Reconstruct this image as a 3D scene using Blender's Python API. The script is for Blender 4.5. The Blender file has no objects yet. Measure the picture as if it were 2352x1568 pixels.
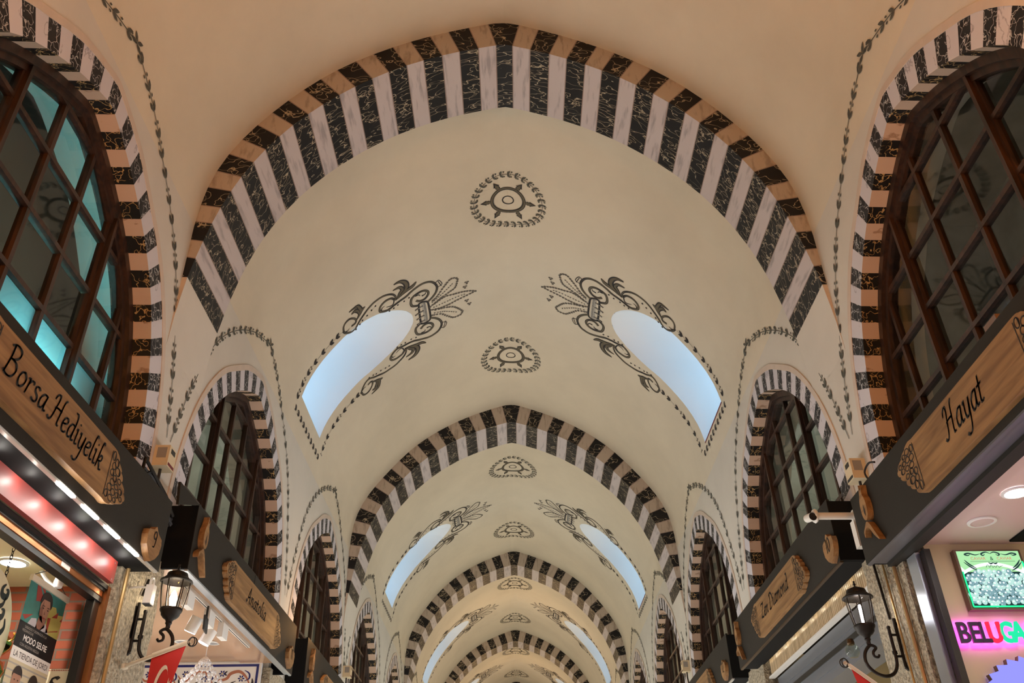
import bpy, math, random
from mathutils import Vector
from mathutils.geometry import tessellate_polygon
random.seed(7)
PI = math.pi
scene = bpy.context.scene
COL = scene.collection
CX, Q, HC = 0.0411, 0.0588, 1.6            # corridor centre, slight skew of the building, eye height


def V(x, y, z):
    return Vector((x, y + Q * x, z + HC))


# ------------------------------------------------------------------ materials
def new_mat(name):
    m = bpy.data.materials.new(name)
    m.use_nodes = True
    nt = m.node_tree
    b = nt.nodes['Principled BSDF']
    return m, nt, b


def N(nt, t, **kw):
    n = nt.nodes.new(t)
    for k, v in kw.items():
        setattr(n, k, v)
    return n


def plain(name, col, rough=.6, metal=0., spec=.5, noise=0., nscale=30., bump=0., bscale=60., emit=None, estr=0., alpha=1., trans=0.):
    m, nt, b = new_mat(name)
    b.inputs['Base Color'].default_value = (*col, 1)
    b.inputs['Roughness'].default_value = rough
    b.inputs['Metallic'].default_value = metal
    b.inputs['Specular IOR Level'].default_value = spec
    b.inputs['Transmission Weight'].default_value = trans
    if emit:
        b.inputs['Emission Color'].default_value = (*emit, 1)
        b.inputs['Emission Strength'].default_value = estr
    tc = N(nt, 'ShaderNodeTexCoord')
    if noise:
        n = N(nt, 'ShaderNodeTexNoise')
        n.inputs['Scale'].default_value = nscale
        n.inputs['Detail'].default_value = 5
        nt.links.new(tc.outputs['Object'], n.inputs['Vector'])
        r = N(nt, 'ShaderNodeValToRGB')
        r.color_ramp.elements[0].position = .3
        r.color_ramp.elements[1].position = .7
        r.color_ramp.elements[0].color = (*[c * (1 - noise) for c in col], 1)
        r.color_ramp.elements[1].color = (*[min(1, c * (1 + noise)) for c in col], 1)
        nt.links.new(n.outputs['Fac'], r.inputs['Fac'])
        nt.links.new(r.outputs['Color'], b.inputs['Base Color'])
    if bump:
        n2 = N(nt, 'ShaderNodeTexNoise')
        n2.inputs['Scale'].default_value = bscale
        n2.inputs['Detail'].default_value = 6
        nt.links.new(tc.outputs['Object'], n2.inputs['Vector'])
        bp = N(nt, 'ShaderNodeBump')
        bp.inputs['Strength'].default_value = bump
        bp.inputs['Distance'].default_value = .02
        nt.links.new(n2.outputs['Fac'], bp.inputs['Height'])
        nt.links.new(bp.outputs['Normal'], b.inputs['Normal'])
    return m


def plaster(name, col):
    m, nt, b = new_mat(name)
    tc = N(nt, 'ShaderNodeTexCoord')
    n = N(nt, 'ShaderNodeTexNoise')
    n.inputs['Scale'].default_value = .9
    n.inputs['Detail'].default_value = 7
    n.inputs['Roughness'].default_value = .62
    nt.links.new(tc.outputs['Object'], n.inputs['Vector'])
    r = N(nt, 'ShaderNodeValToRGB')
    r.color_ramp.elements[0].position = .25
    r.color_ramp.elements[1].position = .6
    r.color_ramp.elements[0].color = (*[c * .88 for c in col], 1)
    r.color_ramp.elements[1].color = (*col, 1)
    nt.links.new(n.outputs['Fac'], r.inputs['Fac'])
    nt.links.new(r.outputs['Color'], b.inputs['Base Color'])
    b.inputs['Roughness'].default_value = .75
    b.inputs['Specular IOR Level'].default_value = .25
    n2 = N(nt, 'ShaderNodeTexNoise')
    n2.inputs['Scale'].default_value = 9
    n2.inputs['Detail'].default_value = 5
    nt.links.new(tc.outputs['Object'], n2.inputs['Vector'])
    bp = N(nt, 'ShaderNodeBump')
    bp.inputs['Strength'].default_value = .06
    bp.inputs['Distance'].default_value = .03
    nt.links.new(n2.outputs['Fac'], bp.inputs['Height'])
    nt.links.new(bp.outputs['Normal'], b.inputs['Normal'])
    return m


def dark_marble(name, base, vein, scale, width, stretch=(1, 1, 1)):
    """near black stone with thin squiggly painted veins (contour lines of a noise)"""
    m, nt, b = new_mat(name)
    tc = N(nt, 'ShaderNodeTexCoord')
    mp = N(nt, 'ShaderNodeMapping')
    mp.inputs['Scale'].default_value = stretch
    nt.links.new(tc.outputs['Object'], mp.inputs['Vector'])
    prev = None
    for lvl, off in ((.5, 0), (.5, 7.3)):
        mp2 = N(nt, 'ShaderNodeMapping')
        mp2.inputs['Location'].default_value = (off, off * .7, off * .3)
        nt.links.new(mp.outputs['Vector'], mp2.inputs['Vector'])
        n = N(nt, 'ShaderNodeTexNoise')
        n.inputs['Scale'].default_value = scale
        n.inputs['Detail'].default_value = 2.2
        n.inputs['Roughness'].default_value = .5
        nt.links.new(mp2.outputs['Vector'], n.inputs['Vector'])
        s = N(nt, 'ShaderNodeMath', operation='SUBTRACT')
        s.inputs[1].default_value = lvl
        nt.links.new(n.outputs['Fac'], s.inputs[0])
        a = N(nt, 'ShaderNodeMath', operation='ABSOLUTE')
        nt.links.new(s.outputs[0], a.inputs[0])
        mr = N(nt, 'ShaderNodeMapRange')
        mr.inputs['From Min'].default_value = width
        mr.inputs['From Max'].default_value = width * .35
        nt.links.new(a.outputs[0], mr.inputs['Value'])
        if prev is None:
            prev = mr
        else:
            mx = N(nt, 'ShaderNodeMath', operation='MAXIMUM')
            nt.links.new(prev.outputs[0], mx.inputs[0])
            nt.links.new(mr.outputs[0], mx.inputs[1])
            prev = mx
    br = N(nt, 'ShaderNodeTexNoise')
    br.inputs['Scale'].default_value = scale * .8
    nt.links.new(tc.outputs['Object'], br.inputs['Vector'])
    br2 = N(nt, 'ShaderNodeMapRange')
    br2.inputs['From Min'].default_value = .30
    br2.inputs['From Max'].default_value = .42
    nt.links.new(br.outputs['Fac'], br2.inputs['Value'])
    mul = N(nt, 'ShaderNodeMath', operation='MULTIPLY')
    nt.links.new(prev.outputs[0], mul.inputs[0])
    nt.links.new(br2.outputs[0], mul.inputs[1])
    mix = N(nt, 'ShaderNodeMix', data_type='RGBA')
    mix.inputs[6].default_value = (*base, 1)
    mix.inputs[7].default_value = (*vein, 1)
    nt.links.new(mul.outputs[0], mix.inputs[0])
    nt.links.new(mix.outputs[2], b.inputs['Base Color'])
    b.inputs['Roughness'].default_value = .5
    b.inputs['Specular IOR Level'].default_value = .3
    return m


def pale_marble(name, base, streak, scale, stretch, amt=(.52, .68), lines=False):
    m, nt, b = new_mat(name)
    tc = N(nt, 'ShaderNodeTexCoord')
    mp = N(nt, 'ShaderNodeMapping')
    mp.inputs['Scale'].default_value = stretch
    mp.inputs['Rotation'].default_value = (.25, .2, .3)
    nt.links.new(tc.outputs['Object'], mp.inputs['Vector'])
    n = N(nt, 'ShaderNodeTexNoise')
    n.inputs['Scale'].default_value = scale
    n.inputs['Detail'].default_value = 4
    nt.links.new(mp.outputs['Vector'], n.inputs['Vector'])
    r = N(nt, 'ShaderNodeValToRGB')
    r.color_ramp.elements[0].position = amt[0]
    r.color_ramp.elements[1].position = amt[1]
    r.color_ramp.elements[0].color = (*base, 1)
    r.color_ramp.elements[1].color = (*streak, 1)
    if lines:
        e = r.color_ramp.elements.new((amt[0] + amt[1]) / 2)
        e.color = (*streak, 1)
        r.color_ramp.elements[-1].color = (*base, 1)
    nt.links.new(n.outputs['Fac'], r.inputs['Fac'])
    nt.links.new(r.outputs['Color'], b.inputs['Base Color'])
    b.inputs['Roughness'].default_value = .55
    b.inputs['Specular IOR Level'].default_value = .3
    return m


def wood(name, c1, c2, stretch=(1, 1, 1), scale=6, rough=.5):
    m, nt, b = new_mat(name)
    tc = N(nt, 'ShaderNodeTexCoord')
    mp = N(nt, 'ShaderNodeMapping')
    mp.inputs['Scale'].default_value = stretch
    nt.links.new(tc.outputs['Object'], mp.inputs['Vector'])
    n = N(nt, 'ShaderNodeTexNoise')
    n.inputs['Scale'].default_value = scale
    n.inputs['Detail'].default_value = 8
    n.inputs['Distortion'].default_value = .6
    nt.links.new(mp.outputs['Vector'], n.inputs['Vector'])
    r = N(nt, 'ShaderNodeValToRGB')
    r.color_ramp.elements[0].position = .36
    r.color_ramp.elements[1].position = .64
    r.color_ramp.elements[0].color = (*c1, 1)
    r.color_ramp.elements[1].color = (*c2, 1)
    nt.links.new(n.outputs['Fac'], r.inputs['Fac'])
    nt.links.new(r.outputs['Color'], b.inputs['Base Color'])
    b.inputs['Roughness'].default_value = rough
    return m


def emis(name, col, s):
    m, nt, b = new_mat(name)
    nt.nodes.remove(b)
    e = N(nt, 'ShaderNodeEmission')
    e.inputs['Color'].default_value = (*col, 1)
    e.inputs['Strength'].default_value = s
    nt.links.new(e.outputs[0], nt.nodes['Material Output'].inputs[0])
    return m


def pane_glass(name, tint, ior, rough=.03):
    m, nt, b = new_mat(name)
    nt.nodes.remove(b)
    t = N(nt, 'ShaderNodeBsdfTransparent')
    t.inputs['Color'].default_value = (*tint, 1)
    g = N(nt, 'ShaderNodeBsdfGlossy')
    g.inputs['Roughness'].default_value = rough
    f = N(nt, 'ShaderNodeFresnel')
    geo = N(nt, 'ShaderNodeNewGeometry')
    im = N(nt, 'ShaderNodeMapRange')
    im.inputs['To Min'].default_value = ior
    im.inputs['To Max'].default_value = 1 / ior
    nt.links.new(geo.outputs['Backfacing'], im.inputs['Value'])
    nt.links.new(im.outputs[0], f.inputs['IOR'])
    mx = N(nt, 'ShaderNodeMixShader')
    nt.links.new(f.outputs[0], mx.inputs[0])
    nt.links.new(t.outputs[0], mx.inputs[1])
    nt.links.new(g.outputs[0], mx.inputs[2])
    nt.links.new(mx.outputs[0], nt.nodes['Material Output'].inputs[0])
    return m


def bricks(name):
    m, nt, b = new_mat(name)
    tc = N(nt, 'ShaderNodeTexCoord')
    sp = N(nt, 'ShaderNodeSeparateXYZ')
    cb = N(nt, 'ShaderNodeCombineXYZ')
    nt.links.new(tc.outputs['Object'], sp.inputs[0])
    nt.links.new(sp.outputs[0], cb.inputs[0])
    nt.links.new(sp.outputs[2], cb.inputs[1])
    br = N(nt, 'ShaderNodeTexBrick')
    br.inputs['Color1'].default_value = (.27, .055, .016, 1)
    br.inputs['Color2'].default_value = (.19, .038, .013, 1)
    br.inputs['Mortar'].default_value = (.13, .09, .06, 1)
    br.inputs['Scale'].default_value = 1
    br.inputs['Brick Width'].default_value = .15
    br.inputs['Row Height'].default_value = .048
    br.inputs['Mortar Size'].default_value = .005
    nt.links.new(cb.outputs[0], br.inputs['Vector'])
    nt.links.new(br.outputs['Color'], b.inputs['Base Color'])
    b.inputs['Roughness'].default_value = .8
    bp = N(nt, 'ShaderNodeBump')
    bp.invert = True
    bp.inputs['Strength'].default_value = .6
    bp.inputs['Distance'].default_value = .01
    nt.links.new(br.outputs['Fac'], bp.inputs['Height'])
    nt.links.new(bp.outputs['Normal'], b.inputs['Normal'])
    return m


M = {}
M['plaster'] = plaster('plaster', (.72, .645, .505))
M['white'] = plaster('white_plaster', (.675, .64, .565))
M['shaft'] = plain('shaft_plaster', (.8, .82, .82), .8)
M['black'] = dark_marble('black_marble', (.010, .010, .011), (.46, .40, .29), 8, .0095, (.5, 1.5, .8))
M['blackf'] = dark_marble('black_marble_front', (.010, .010, .012), (.42, .36, .26), 7, .009, (.8, 1, 1.2))
M['blacks'] = dark_marble('black_marble_small', (.012, .012, .016), (.5, .5, .5), 13, .013)
M['blackg'] = dark_marble('black_marble_gold', (.012, .011, .010), (.5, .33, .14), 13, .013)
M['pale'] = pale_marble('pale_marble', (.58, .53, .53), (.38, .35, .36), 4.5, (6, .9, 4))
M['palef_shade'] = pale_marble('pale_marble_front_shade', (.50, .43, .36), (.36, .30, .245), 5, (5, 1, 1.5))  # same pale stone, its dimmer, browner light on front faces put into the colour
M['pales'] = pale_marble('pale_marble_small', (.62, .60, .64), (.34, .32, .36), 5, (1, 2.5, 1.5), (.6, .66), True)
M['pale_warm'] = pale_marble('pale_marble_warm_lit', (.60, .44, .33), (.36, .23, .15), 5, (1, 2.5, 1.5), (.6, .66), True)  # pale stone with the warm light on the soffits put into its colour
M['joint'] = plain('joint', (.30, .23, .20), .7)
M['band'] = plain('peach_band', (.62, .52, .43), .7, noise=.06, nscale=8)
M['woodd'] = wood('dark_window_wood', (.018, .009, .006), (.055, .024, .013), (4, 4, .6), 7, .45)
M['glass'] = pane_glass('window_glass', (.72, .75, .70), 1.52)
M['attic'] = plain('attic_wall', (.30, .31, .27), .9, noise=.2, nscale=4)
M['fascia'] = plain('fascia_board', (.022, .019, .014), .7, 0, .25, noise=.06, nscale=60)
M['fasciab'] = plain('fascia_black', (.006, .006, .006), .8, 0, .15)
M['oak'] = wood('sign_oak', (.16, .075, .022), (.31, .165, .058), (7, .5, 7), 4, .5)
M['oake'] = wood('plaque_oak', (.20, .095, .03), (.34, .18, .065), (5, .8, 5), 6, .5)
M['ink'] = plain('carved_black', (.008, .008, .007), .6)
M['led'] = emis('led_segment', (1, .95, .88), 40)
M['ledstrip'] = plain('led_channel', (.75, .72, .68), .25, .6)
M['alu'] = plain('aluminium', (.55, .6, .66), .3, .8)
M['red'] = plain('red_gloss_panel', (.24, .022, .014), .5, 0, .9)
M['copper'] = plain('copper_shutter', (.45, .17, .055), .33, .85)
M['darkmetal'] = plain('dark_metal', (.03, .028, .025), .4, .6)
M['iron'] = plain('black_iron', (.02, .016, .013), .45, .7, bump=.1)
M['brassy'] = plain('bronze_rim', (.10, .06, .03), .4, .8)
M['lglass'] = pane_glass('lantern_glass', (.95, .93, .9), 1.45)
M['bulb'] = emis('lantern_bulb', (1, .86, .66), 60)
M['bulbw'] = emis('lantern_tube', (.95, .92, 1), 30)
M['stone'] = plain('rough_stone', (.42, .355, .25), .9, noise=.45, nscale=48, bump=1.8, bscale=42)
M['cream'] = plain('cream_paint', (.72, .64, .42), .6)
M['creamw'] = plain('cream_wall', (.56, .46, .27), .6)
M['pinkceil'] = plain('ceiling_paint', (.62, .46, .42), .5)
M['brick'] = bricks('red_brick')
M['vine'] = plain('vine_paint', (.085, .085, .068), .8, noise=.35, nscale=40)
M['ornd'] = plain('ornament_dark', (.028, .026, .026), .8)
M['orno'] = plain('ornament_olive', (.135, .115, .075), .8)
M['bead'] = plain('bead_paint', (.12, .105, .085), .8)
M['detb'] = plain('detector_plastic', (.66, .55, .36), .5)
M['detw'] = plain('white_plastic', (.75, .72, .66), .4)
M['blackp'] = plain('black_plastic', (.012, .012, .013), .35)
M['maroon'] = plain('maroon_label', (.16, .012, .02), .5)
M['greyd'] = plain('soffit_grey', (.10, .095, .10), .5)
M['grey'] = plain('grey_label', (.3, .28, .25), .6)
M['cable'] = plain('cable', (.012, .01, .01), .6)
M['brass'] = plain('brass', (.75, .45, .12), .18, 1.0)
M['pipe'] = plain('brass_pipe', (.42, .28, .12), .4, .6)
M['flag'] = plain('flag_red', (.55, .018, .014), .7)
M['flagw'] = plain('flag_white', (.8, .72, .58), .7)
M['pole'] = plain('pole_cream', (.66, .58, .44), .5)
M['ribs'] = wood('ribbed_maple', (.50, .36, .20), (.72, .55, .34), (3, 3, .4), 8, .35)
M['tilew'] = plain('tile_white', (.80, .80, .80), .2)
M['tileb'] = plain('tile_blue', (.015, .025, .17), .2)
M['tiler'] = plain('tile_red', (.42, .16, .10), .3)
M['tiley'] = plain('tile_yellow', (.7, .5, .15), .3)
M['tilek'] = plain('tile_black', (.02, .02, .03), .3)
M['bronzec'] = plain('copper_ceiling', (.58, .36, .22), .22, .35)
M['trackw'] = plain('track_white', (.8, .78, .74), .4)
M['spot'] = emis('spot_lens', (.96, .93, 1), 40)
M['crystal'] = plain('crystal', (.8, .8, .82), .08, .3, .8)
M['banner1'] = plain('print_teal', (.04, .20, .17), .6, noise=.25, nscale=9)
M['printr'] = plain('print_red', (.30, .04, .025), .6)
M['printy'] = plain('print_yellow', (.42, .38, .10), .6)
M['printk'] = plain('print_black', (.008, .008, .008), .6)
M['printw'] = plain('print_white', (.82, .80, .74), .6)
M['printg'] = plain('print_grey', (.40, .38, .33), .6)
M['skin'] = plain('print_skin', (.42, .22, .14), .6)
M['skind'] = plain('print_skin_shadow', (.24, .11, .07), .6)
M['hair'] = plain('print_hair', (.03, .02, .015), .6)
M['shirt'] = plain('print_shirt', (.45, .42, .44), .6)
M['paper'] = plain('board_cream', (.62, .55, .36), .6)
M['boxlit'] = emis('lit_picture_green', (.42, .80, .40), 1.1)
M['boxlitw'] = emis('lit_picture_white', (.9, 1, .95), 1.5)
M['boxpearl'] = emis('lit_pearl', (.55, .85, .78), 1.0)
M['boxpearl2'] = emis('lit_pearl_blue', (.24, .42, .46), 1.0)
M['boxdark'] = emis('lit_dark', (.02, .05, .05), 1.0)
M['boxred'] = emis('lit_red_text', (.75, .22, .16), 1.0)
M['boxedge'] = emis('lit_edge_green', (.02, .85, .28), 1.6)
M['frameb'] = plain('frame_brown', (.16, .10, .07), .4)
M['letterk'] = plain('letter_face_dark', (.03, .01, .05), .4)
M['letterr'] = emis('letter_face_red', (.9, .03, .08), 1.2)
M['letterg'] = emis('letter_face_green', (.02, .75, .35), 1.2)
M['halo'] = emis('letter_back_light', (.80, .05, 1.0), 20)
M['bluelit'] = emis('blue_lit_sign', (.26, .26, .95), 1.3)
M['floor'] = plain('floor_stone', (.62, .60, .57), .5, noise=.1, nscale=3)
M['cyan'] = emis('cyan_tube', (.22, .80, .92), 260)
def frosted(name):
    m, nt, b = new_mat(name)
    nt.nodes.remove(b)
    t = N(nt, 'ShaderNodeBsdfTranslucent')
    t.inputs['Color'].default_value = (.75, .85, .85, 1)
    g = N(nt, 'ShaderNodeBsdfGlossy')
    g.inputs['Roughness'].default_value = .25
    mx = N(nt, 'ShaderNodeMixShader')
    mx.inputs[0].default_value = .08
    nt.links.new(t.outputs[0], mx.inputs[1])
    nt.links.new(g.outputs[0], mx.inputs[2])
    nt.links.new(mx.outputs[0], nt.nodes['Material Output'].inputs[0])
    return m
M['frost'] = frosted('frosted_glass')
M['shutter'] = plain('grey_shutter', (.15, .16, .18), .45, .3)
M['globe'] = pane_glass('globe_glass', (.8, .85, .8), 1.6)
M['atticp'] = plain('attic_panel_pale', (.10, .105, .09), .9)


# ------------------------------------------------------------------ geometry helper
class Geo:
    def __init__(s):
        s.v, s.f, s.m = [], [], []

    def add(s, pts, faces, mi=0):
        b = len(s.v)
        s.v += [tuple(p) for p in pts]
        for f in faces:
            s.f.append([b + i for i in f])
            s.m.append(mi)

    def quad(s, a, b, c, d, mi=0):
        s.add((a, b, c, d), [(0, 1, 2, 3)], mi)

    def box(s, x0, x1, y0, y1, z0, z1, mi=0):
        p = [(x, y, z) for x in (x0, x1) for y in (y0, y1) for z in (z0, z1)]
        s.add(p, [(0, 1, 3, 2), (4, 6, 7, 5), (0, 4, 5, 1), (2, 3, 7, 6), (0, 2, 6, 4), (1, 5, 7, 3)], mi)

    def prism(s, pts, off, mi=0, side=None):
        """flat outline pts (3d) given a thickness vector"""
        n = len(pts)
        tri = tessellate_polygon([[Vector(p) for p in pts]])
        q = [tuple(a + b for a, b in zip(p, off)) for p in pts]
        s.add(pts, tri, mi)
        s.add(q, tri, mi)
        b = len(s.v)
        s.v += [tuple(p) for p in pts] + q
        for i in range(n):
            j = (i + 1) % n
            s.f.append([b + i, b + j, b + n + j, b + n + i])
            s.m.append(mi if side is None else side)

    def flat(s, pts, mi=0):
        s.add(pts, tessellate_polygon([[Vector(p) for p in pts]]), mi)

    def tube(s, pts, r, seg=8, mi=0, caps=True):
        pts = [Vector(p) for p in pts]
        n = len(pts)
        rr = r if isinstance(r, (list, tuple)) else [r] * n
        b = len(s.v)
        up = None
        for i, p in enumerate(pts):
            t = (pts[min(i + 1, n - 1)] - pts[max(i - 1, 0)]).normalized()
            if up is None:
                up = Vector((0, 0, 1)) if abs(t.z) < .9 else Vector((1, 0, 0))
            a = t.cross(up).normalized()
            up = a.cross(t).normalized()
            for k in range(seg):
                th = 2 * PI * k / seg
                s.v.append(tuple(p + (a * math.cos(th) + up * math.sin(th)) * rr[i]))
        for i in range(n - 1):
            for k in range(seg):
                k2 = (k + 1) % seg
                s.f.append([b + i * seg + k, b + i * seg + k2, b + (i + 1) * seg + k2, b + (i + 1) * seg + k])
                s.m.append(mi)
        if caps:
            s.f.append([b + k for k in range(seg)][::-1]); s.m.append(mi)
            s.f.append([b + (n - 1) * seg + k for k in range(seg)]); s.m.append(mi)

    def lathe(s, c, prof, seg=16, mi=0, axis='z'):
        b = len(s.v)
        for r, h in prof:
            for k in range(seg):
                th = 2 * PI * k / seg
                u, w = r * math.cos(th), r * math.sin(th)
                d = {'z': (u, w, h), 'x': (h, u, w), 'y': (u, h, w)}[axis]
                s.v.append((c[0] + d[0], c[1] + d[1], c[2] + d[2]))
        for i in range(len(prof) - 1):
            for k in range(seg):
                k2 = (k + 1) % seg
                s.f.append([b + i * seg + k, b + i * seg + k2, b + (i + 1) * seg + k2, b + (i + 1) * seg + k])
                s.m.append(mi)
        for i, fl in ((0, 1), (len(prof) - 1, 0)):
            if prof[i][0] > 1e-4:
                f = [b + i * seg + k for k in range(seg)]
                s.f.append(f[::-1] if fl else f); s.m.append(mi)


def tag(o, label=None, cat=None, group=None, kind=None):
    if label: o['label'] = label
    if cat: o['category'] = cat
    if group: o['group'] = group
    if kind: o['kind'] = kind
    return o


def mk(name, g, mats, parent=None, org=None, smooth=False, label=None, cat=None, group=None, kind=None, flat_mats=()):
    me = bpy.data.meshes.new(name)
    if parent is not None:
        base = Vector(parent['_b'])
    else:
        base = V(*org) if org else Vector((0, 0, 0))
    me.from_pydata([tuple(V(*p) - base) for p in g.v], [], g.f)
    for k in (mats if isinstance(mats, (list, tuple)) else [mats]):
        me.materials.append(M[k])
    me.polygons.foreach_set('material_index', g.m)
    if smooth:
        me.polygons.foreach_set('use_smooth', [True] * len(g.f))
    me.update()
    o = bpy.data.objects.new(name, me)
    COL.objects.link(o)
    if parent is not None:
        o.parent = parent
        if smooth == 'auto':
            pass
    else:
        o.location = base
    o['_b'] = tuple(base)
    if smooth:
        import bmesh
        bm = bmesh.new(); bm.from_mesh(me)
        bmesh.ops.remove_doubles(bm, verts=bm.verts, dist=1e-5)
        for e in bm.edges:
            if len(e.link_faces) == 2 and e.calc_face_angle(0) > math.radians(38):
                e.smooth = False
        bm.to_mesh(me); bm.free()
    return tag(o, label, cat, group, kind)


def empty(name, org, label=None, cat=None, group=None, kind=None):
    o = bpy.data.objects.new(name, None)
    o.empty_display_size = .1
    COL.objects.link(o)
    b = V(*org)
    o.location = b
    o['_b'] = tuple(b)
    return tag(o, label, cat, group, kind)


def dup(o, dy=0, dz=0, label=None, parent=None, dx=0):
    c = o.copy()
    COL.objects.link(c)
    if parent is None:
        c.location = o.location + Vector((dx, dy, dz))
        if label: c['label'] = label
        c['_b'] = tuple(c.location)
    else:
        c.parent = parent
    for ch in [k for k in o.children]:
        dup(ch, parent=c)
    return c


def catmull(P, n=6, closed=False):
    out = []
    m = len(P)
    for i in range(m if closed else m - 1):
        p0 = P[(i - 1) % m] if closed or i > 0 else P[i]
        p1, p2 = P[i], P[(i + 1) % m]
        p3 = P[(i + 2) % m] if closed or i + 2 < m else p2
        for k in range(n):
            t = k / n
            out.append(tuple(.5 * (2 * b + (c - a) * t + (2 * a - 5 * b + 4 * c - d) * t * t + (3 * b - a - 3 * c + d) * t ** 3)
                             for a, b, c, d in zip(p0, p1, p2, p3)))
    if not closed:
        out.append(tuple(P[-1]))
    return out


def ribbon(g, pts, w, f, mi=0):
    """painted stroke of width w (number or function of 0..1) along 2d pts, mapped by f(a, b)"""
    n = len(pts)
    L, R = [], []
    for i, p in enumerate(pts):
        a, b = pts[max(i - 1, 0)], pts[min(i + 1, n - 1)]
        dx, dy = b[0] - a[0], b[1] - a[1]
        l = math.hypot(dx, dy) or 1
        ww = (w(i / (n - 1)) if callable(w) else w) / 2
        L.append(f(p[0] - dy / l * ww, p[1] + dx / l * ww))
        R.append(f(p[0] + dy / l * ww, p[1] - dx / l * ww))
    for i in range(n - 1):
        g.quad(L[i], L[i + 1], R[i + 1], R[i], mi)


def leaf(g, p, ang, ln, wd, f, mi=0, lobed=False):
    c, s_ = math.cos(ang), math.sin(ang)
    if lobed:
        sh = [(0, -.12), (.15, -.35), (.38, -.32), (.42, -.5), (.55, -.35), (1, 0), (.55, .35), (.42, .5), (.38, .32), (.15, .35), (0, .12)]
    else:
        sh = [(0, 0), (.2, -.32), (.5, -.5), (.8, -.28), (1, 0), (.8, .28), (.5, .5), (.2, .32)]
    g.flat([f(p[0] + c * u * ln - s_ * v * wd, p[1] + s_ * u * ln + c * v * wd) for u, v in sh], mi)


def disc(g, p, r, f, mi=0, n=8):
    g.flat([f(p[0] + r * math.cos(2 * PI * k / n), p[1] + r * math.sin(2 * PI * k / n)) for k in range(n)], mi)


# ------------------------------------------------------------------ profiles measured for this building
Y1, TH, BAY = 4.5334, .6552, 6.3
PITCH = BAY / 2
YA = [Y1 + BAY * k for k in range(-1, 6)]
DZ = {-1: 0, 0: 0, 1: -.114, 2: -.032, 3: .056, 4: .07, 5: .07}
I_ = [(0.064, 5.876), (0.216, 5.839), (0.361, 5.791), (0.509, 5.737), (0.645, 5.671), (0.785, 5.605), (0.914, 5.524), (1.044, 5.441), (1.165, 5.342), (1.28, 5.24), (1.39, 5.132), (1.495, 5.023), (1.589, 4.901), (1.68, 4.777), (1.756, 4.643), (1.828, 4.507), (1.89, 4.369), (1.944, 4.224), (1.986, 4.079), (2.021, 3.924), (2.054, 3.776), (2.077, 3.618), (2.097, 3.468)]
O_ = [(0.125, 6.145), (0.298, 6.093), (0.454, 6.035), (0.615, 5.966), (0.754, 5.902), (0.901, 5.822), (1.046, 5.731), (1.184, 5.635), (1.321, 5.537), (1.443, 5.411), (1.549, 5.294), (1.655, 5.163), (1.755, 5.033), (1.85, 4.89), (1.936, 4.748), (2.016, 4.587), (2.080, 4.421), (2.112, 4.248), (2.125, 4.094), (2.130, 3.935), (2.131, 3.788), (2.132, 3.627), (2.131, 3.48)]
W = 2.13


def smooth_prof(P, it=3):
    P = [list(p) for p in P]
    for _ in range(it):
        Q2 = [p[:] for p in P]
        for i in range(1, len(P) - 1):
            for k in (0, 1):
                Q2[i][k] = .5 * P[i][k] + .25 * (P[i - 1][k] + P[i + 1][k])
        P = Q2
    return [tuple(p) for p in P]


I_ = smooth_prof(I_)
O_ = smooth_prof(O_)
_z0 = O_[0][1]
VP = [(0., _z0 + .0190), (.03, _z0 + .0179), (.06, _z0 + .0146), (.09, _z0 + .0090)] + [p for p in O_ if p[1] > 4.09] + [(W, 3.9)]     # vault section, crown to wall
SV = [0.]
for i in range(1, len(VP)):
    SV.append(SV[-1] + math.hypot(VP[i][0] - VP[i - 1][0], VP[i][1] - VP[i - 1][1]))


def dzf(y):
    k = (y - Y1) / BAY
    if k < 0: return 0.
    i = int(k)
    fr = max(0., min(1., ((k - i) * BAY - TH) / (BAY - TH)))
    return DZ.get(min(i, 5), .07) * (1 - fr) + DZ.get(min(i + 1, 5), .07) * fr


def wz(z):
    t = max(0., min(1., (z - 4.1) / 1.2))
    return t * t * (3 - 2 * t)


def vsec(s):
    """section point and inward normal at arc length s from the crown"""
    for i in range(1, len(SV)):
        if s <= SV[i] or i == len(SV) - 1:
            t = (s - SV[i - 1]) / (SV[i] - SV[i - 1])
            a, b = VP[i - 1], VP[i]
            x, z = a[0] + (b[0] - a[0]) * t, a[1] + (b[1] - a[1]) * t
            dx, dz = b[0] - a[0], b[1] - a[1]
            l = math.hypot(dx, dz)
            return x, z, dz / l, -dx / l


def vm(sd, y, s, off=.003):
    """point on the vault: sd = -1 left / +1 right, s from the crown (negative crosses over)"""
    if s < 0: sd, s = -sd, -s
    x, z, nx, nz = vsec(s)
    x, z = x + nx * off, z + nz * off
    return (sd * x, y, z + dzf(y) * wz(z))


def wm(sd, y, z, off=.003):
    x = W
    if z > 3.9:
        for i in range(len(VP) - 1):
            if VP[i + 1][1] <= z <= VP[i][1]:
                t = (z - VP[i + 1][1]) / (VP[i][1] - VP[i + 1][1])
                x = VP[i + 1][0] + (VP[i][0] - VP[i + 1][0]) * t
                break
    return (sd * (x - off), y, z)


# side arch outlines, half (dy from centre, z)
AIN = [(0, 3.645), (.07, 3.63), (.3, 3.535), (.53, 3.405), (.74, 3.25), (.92, 3.06), (1.05, 2.84), (1.14, 2.6), (1.195, 2.35), (1.215, 2.1), (1.22, 1.86)]
AOUT = [(0, 3.80), (.09, 3.78), (.36, 3.69), (.62, 3.53), (.86, 3.36), (1.06, 3.135), (1.21, 2.885), (1.31, 2.62), (1.365, 2.36), (1.385, 2.1), (1.39, 1.86)]
YC = {-1: 3.27, 1: 3.21}


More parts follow.
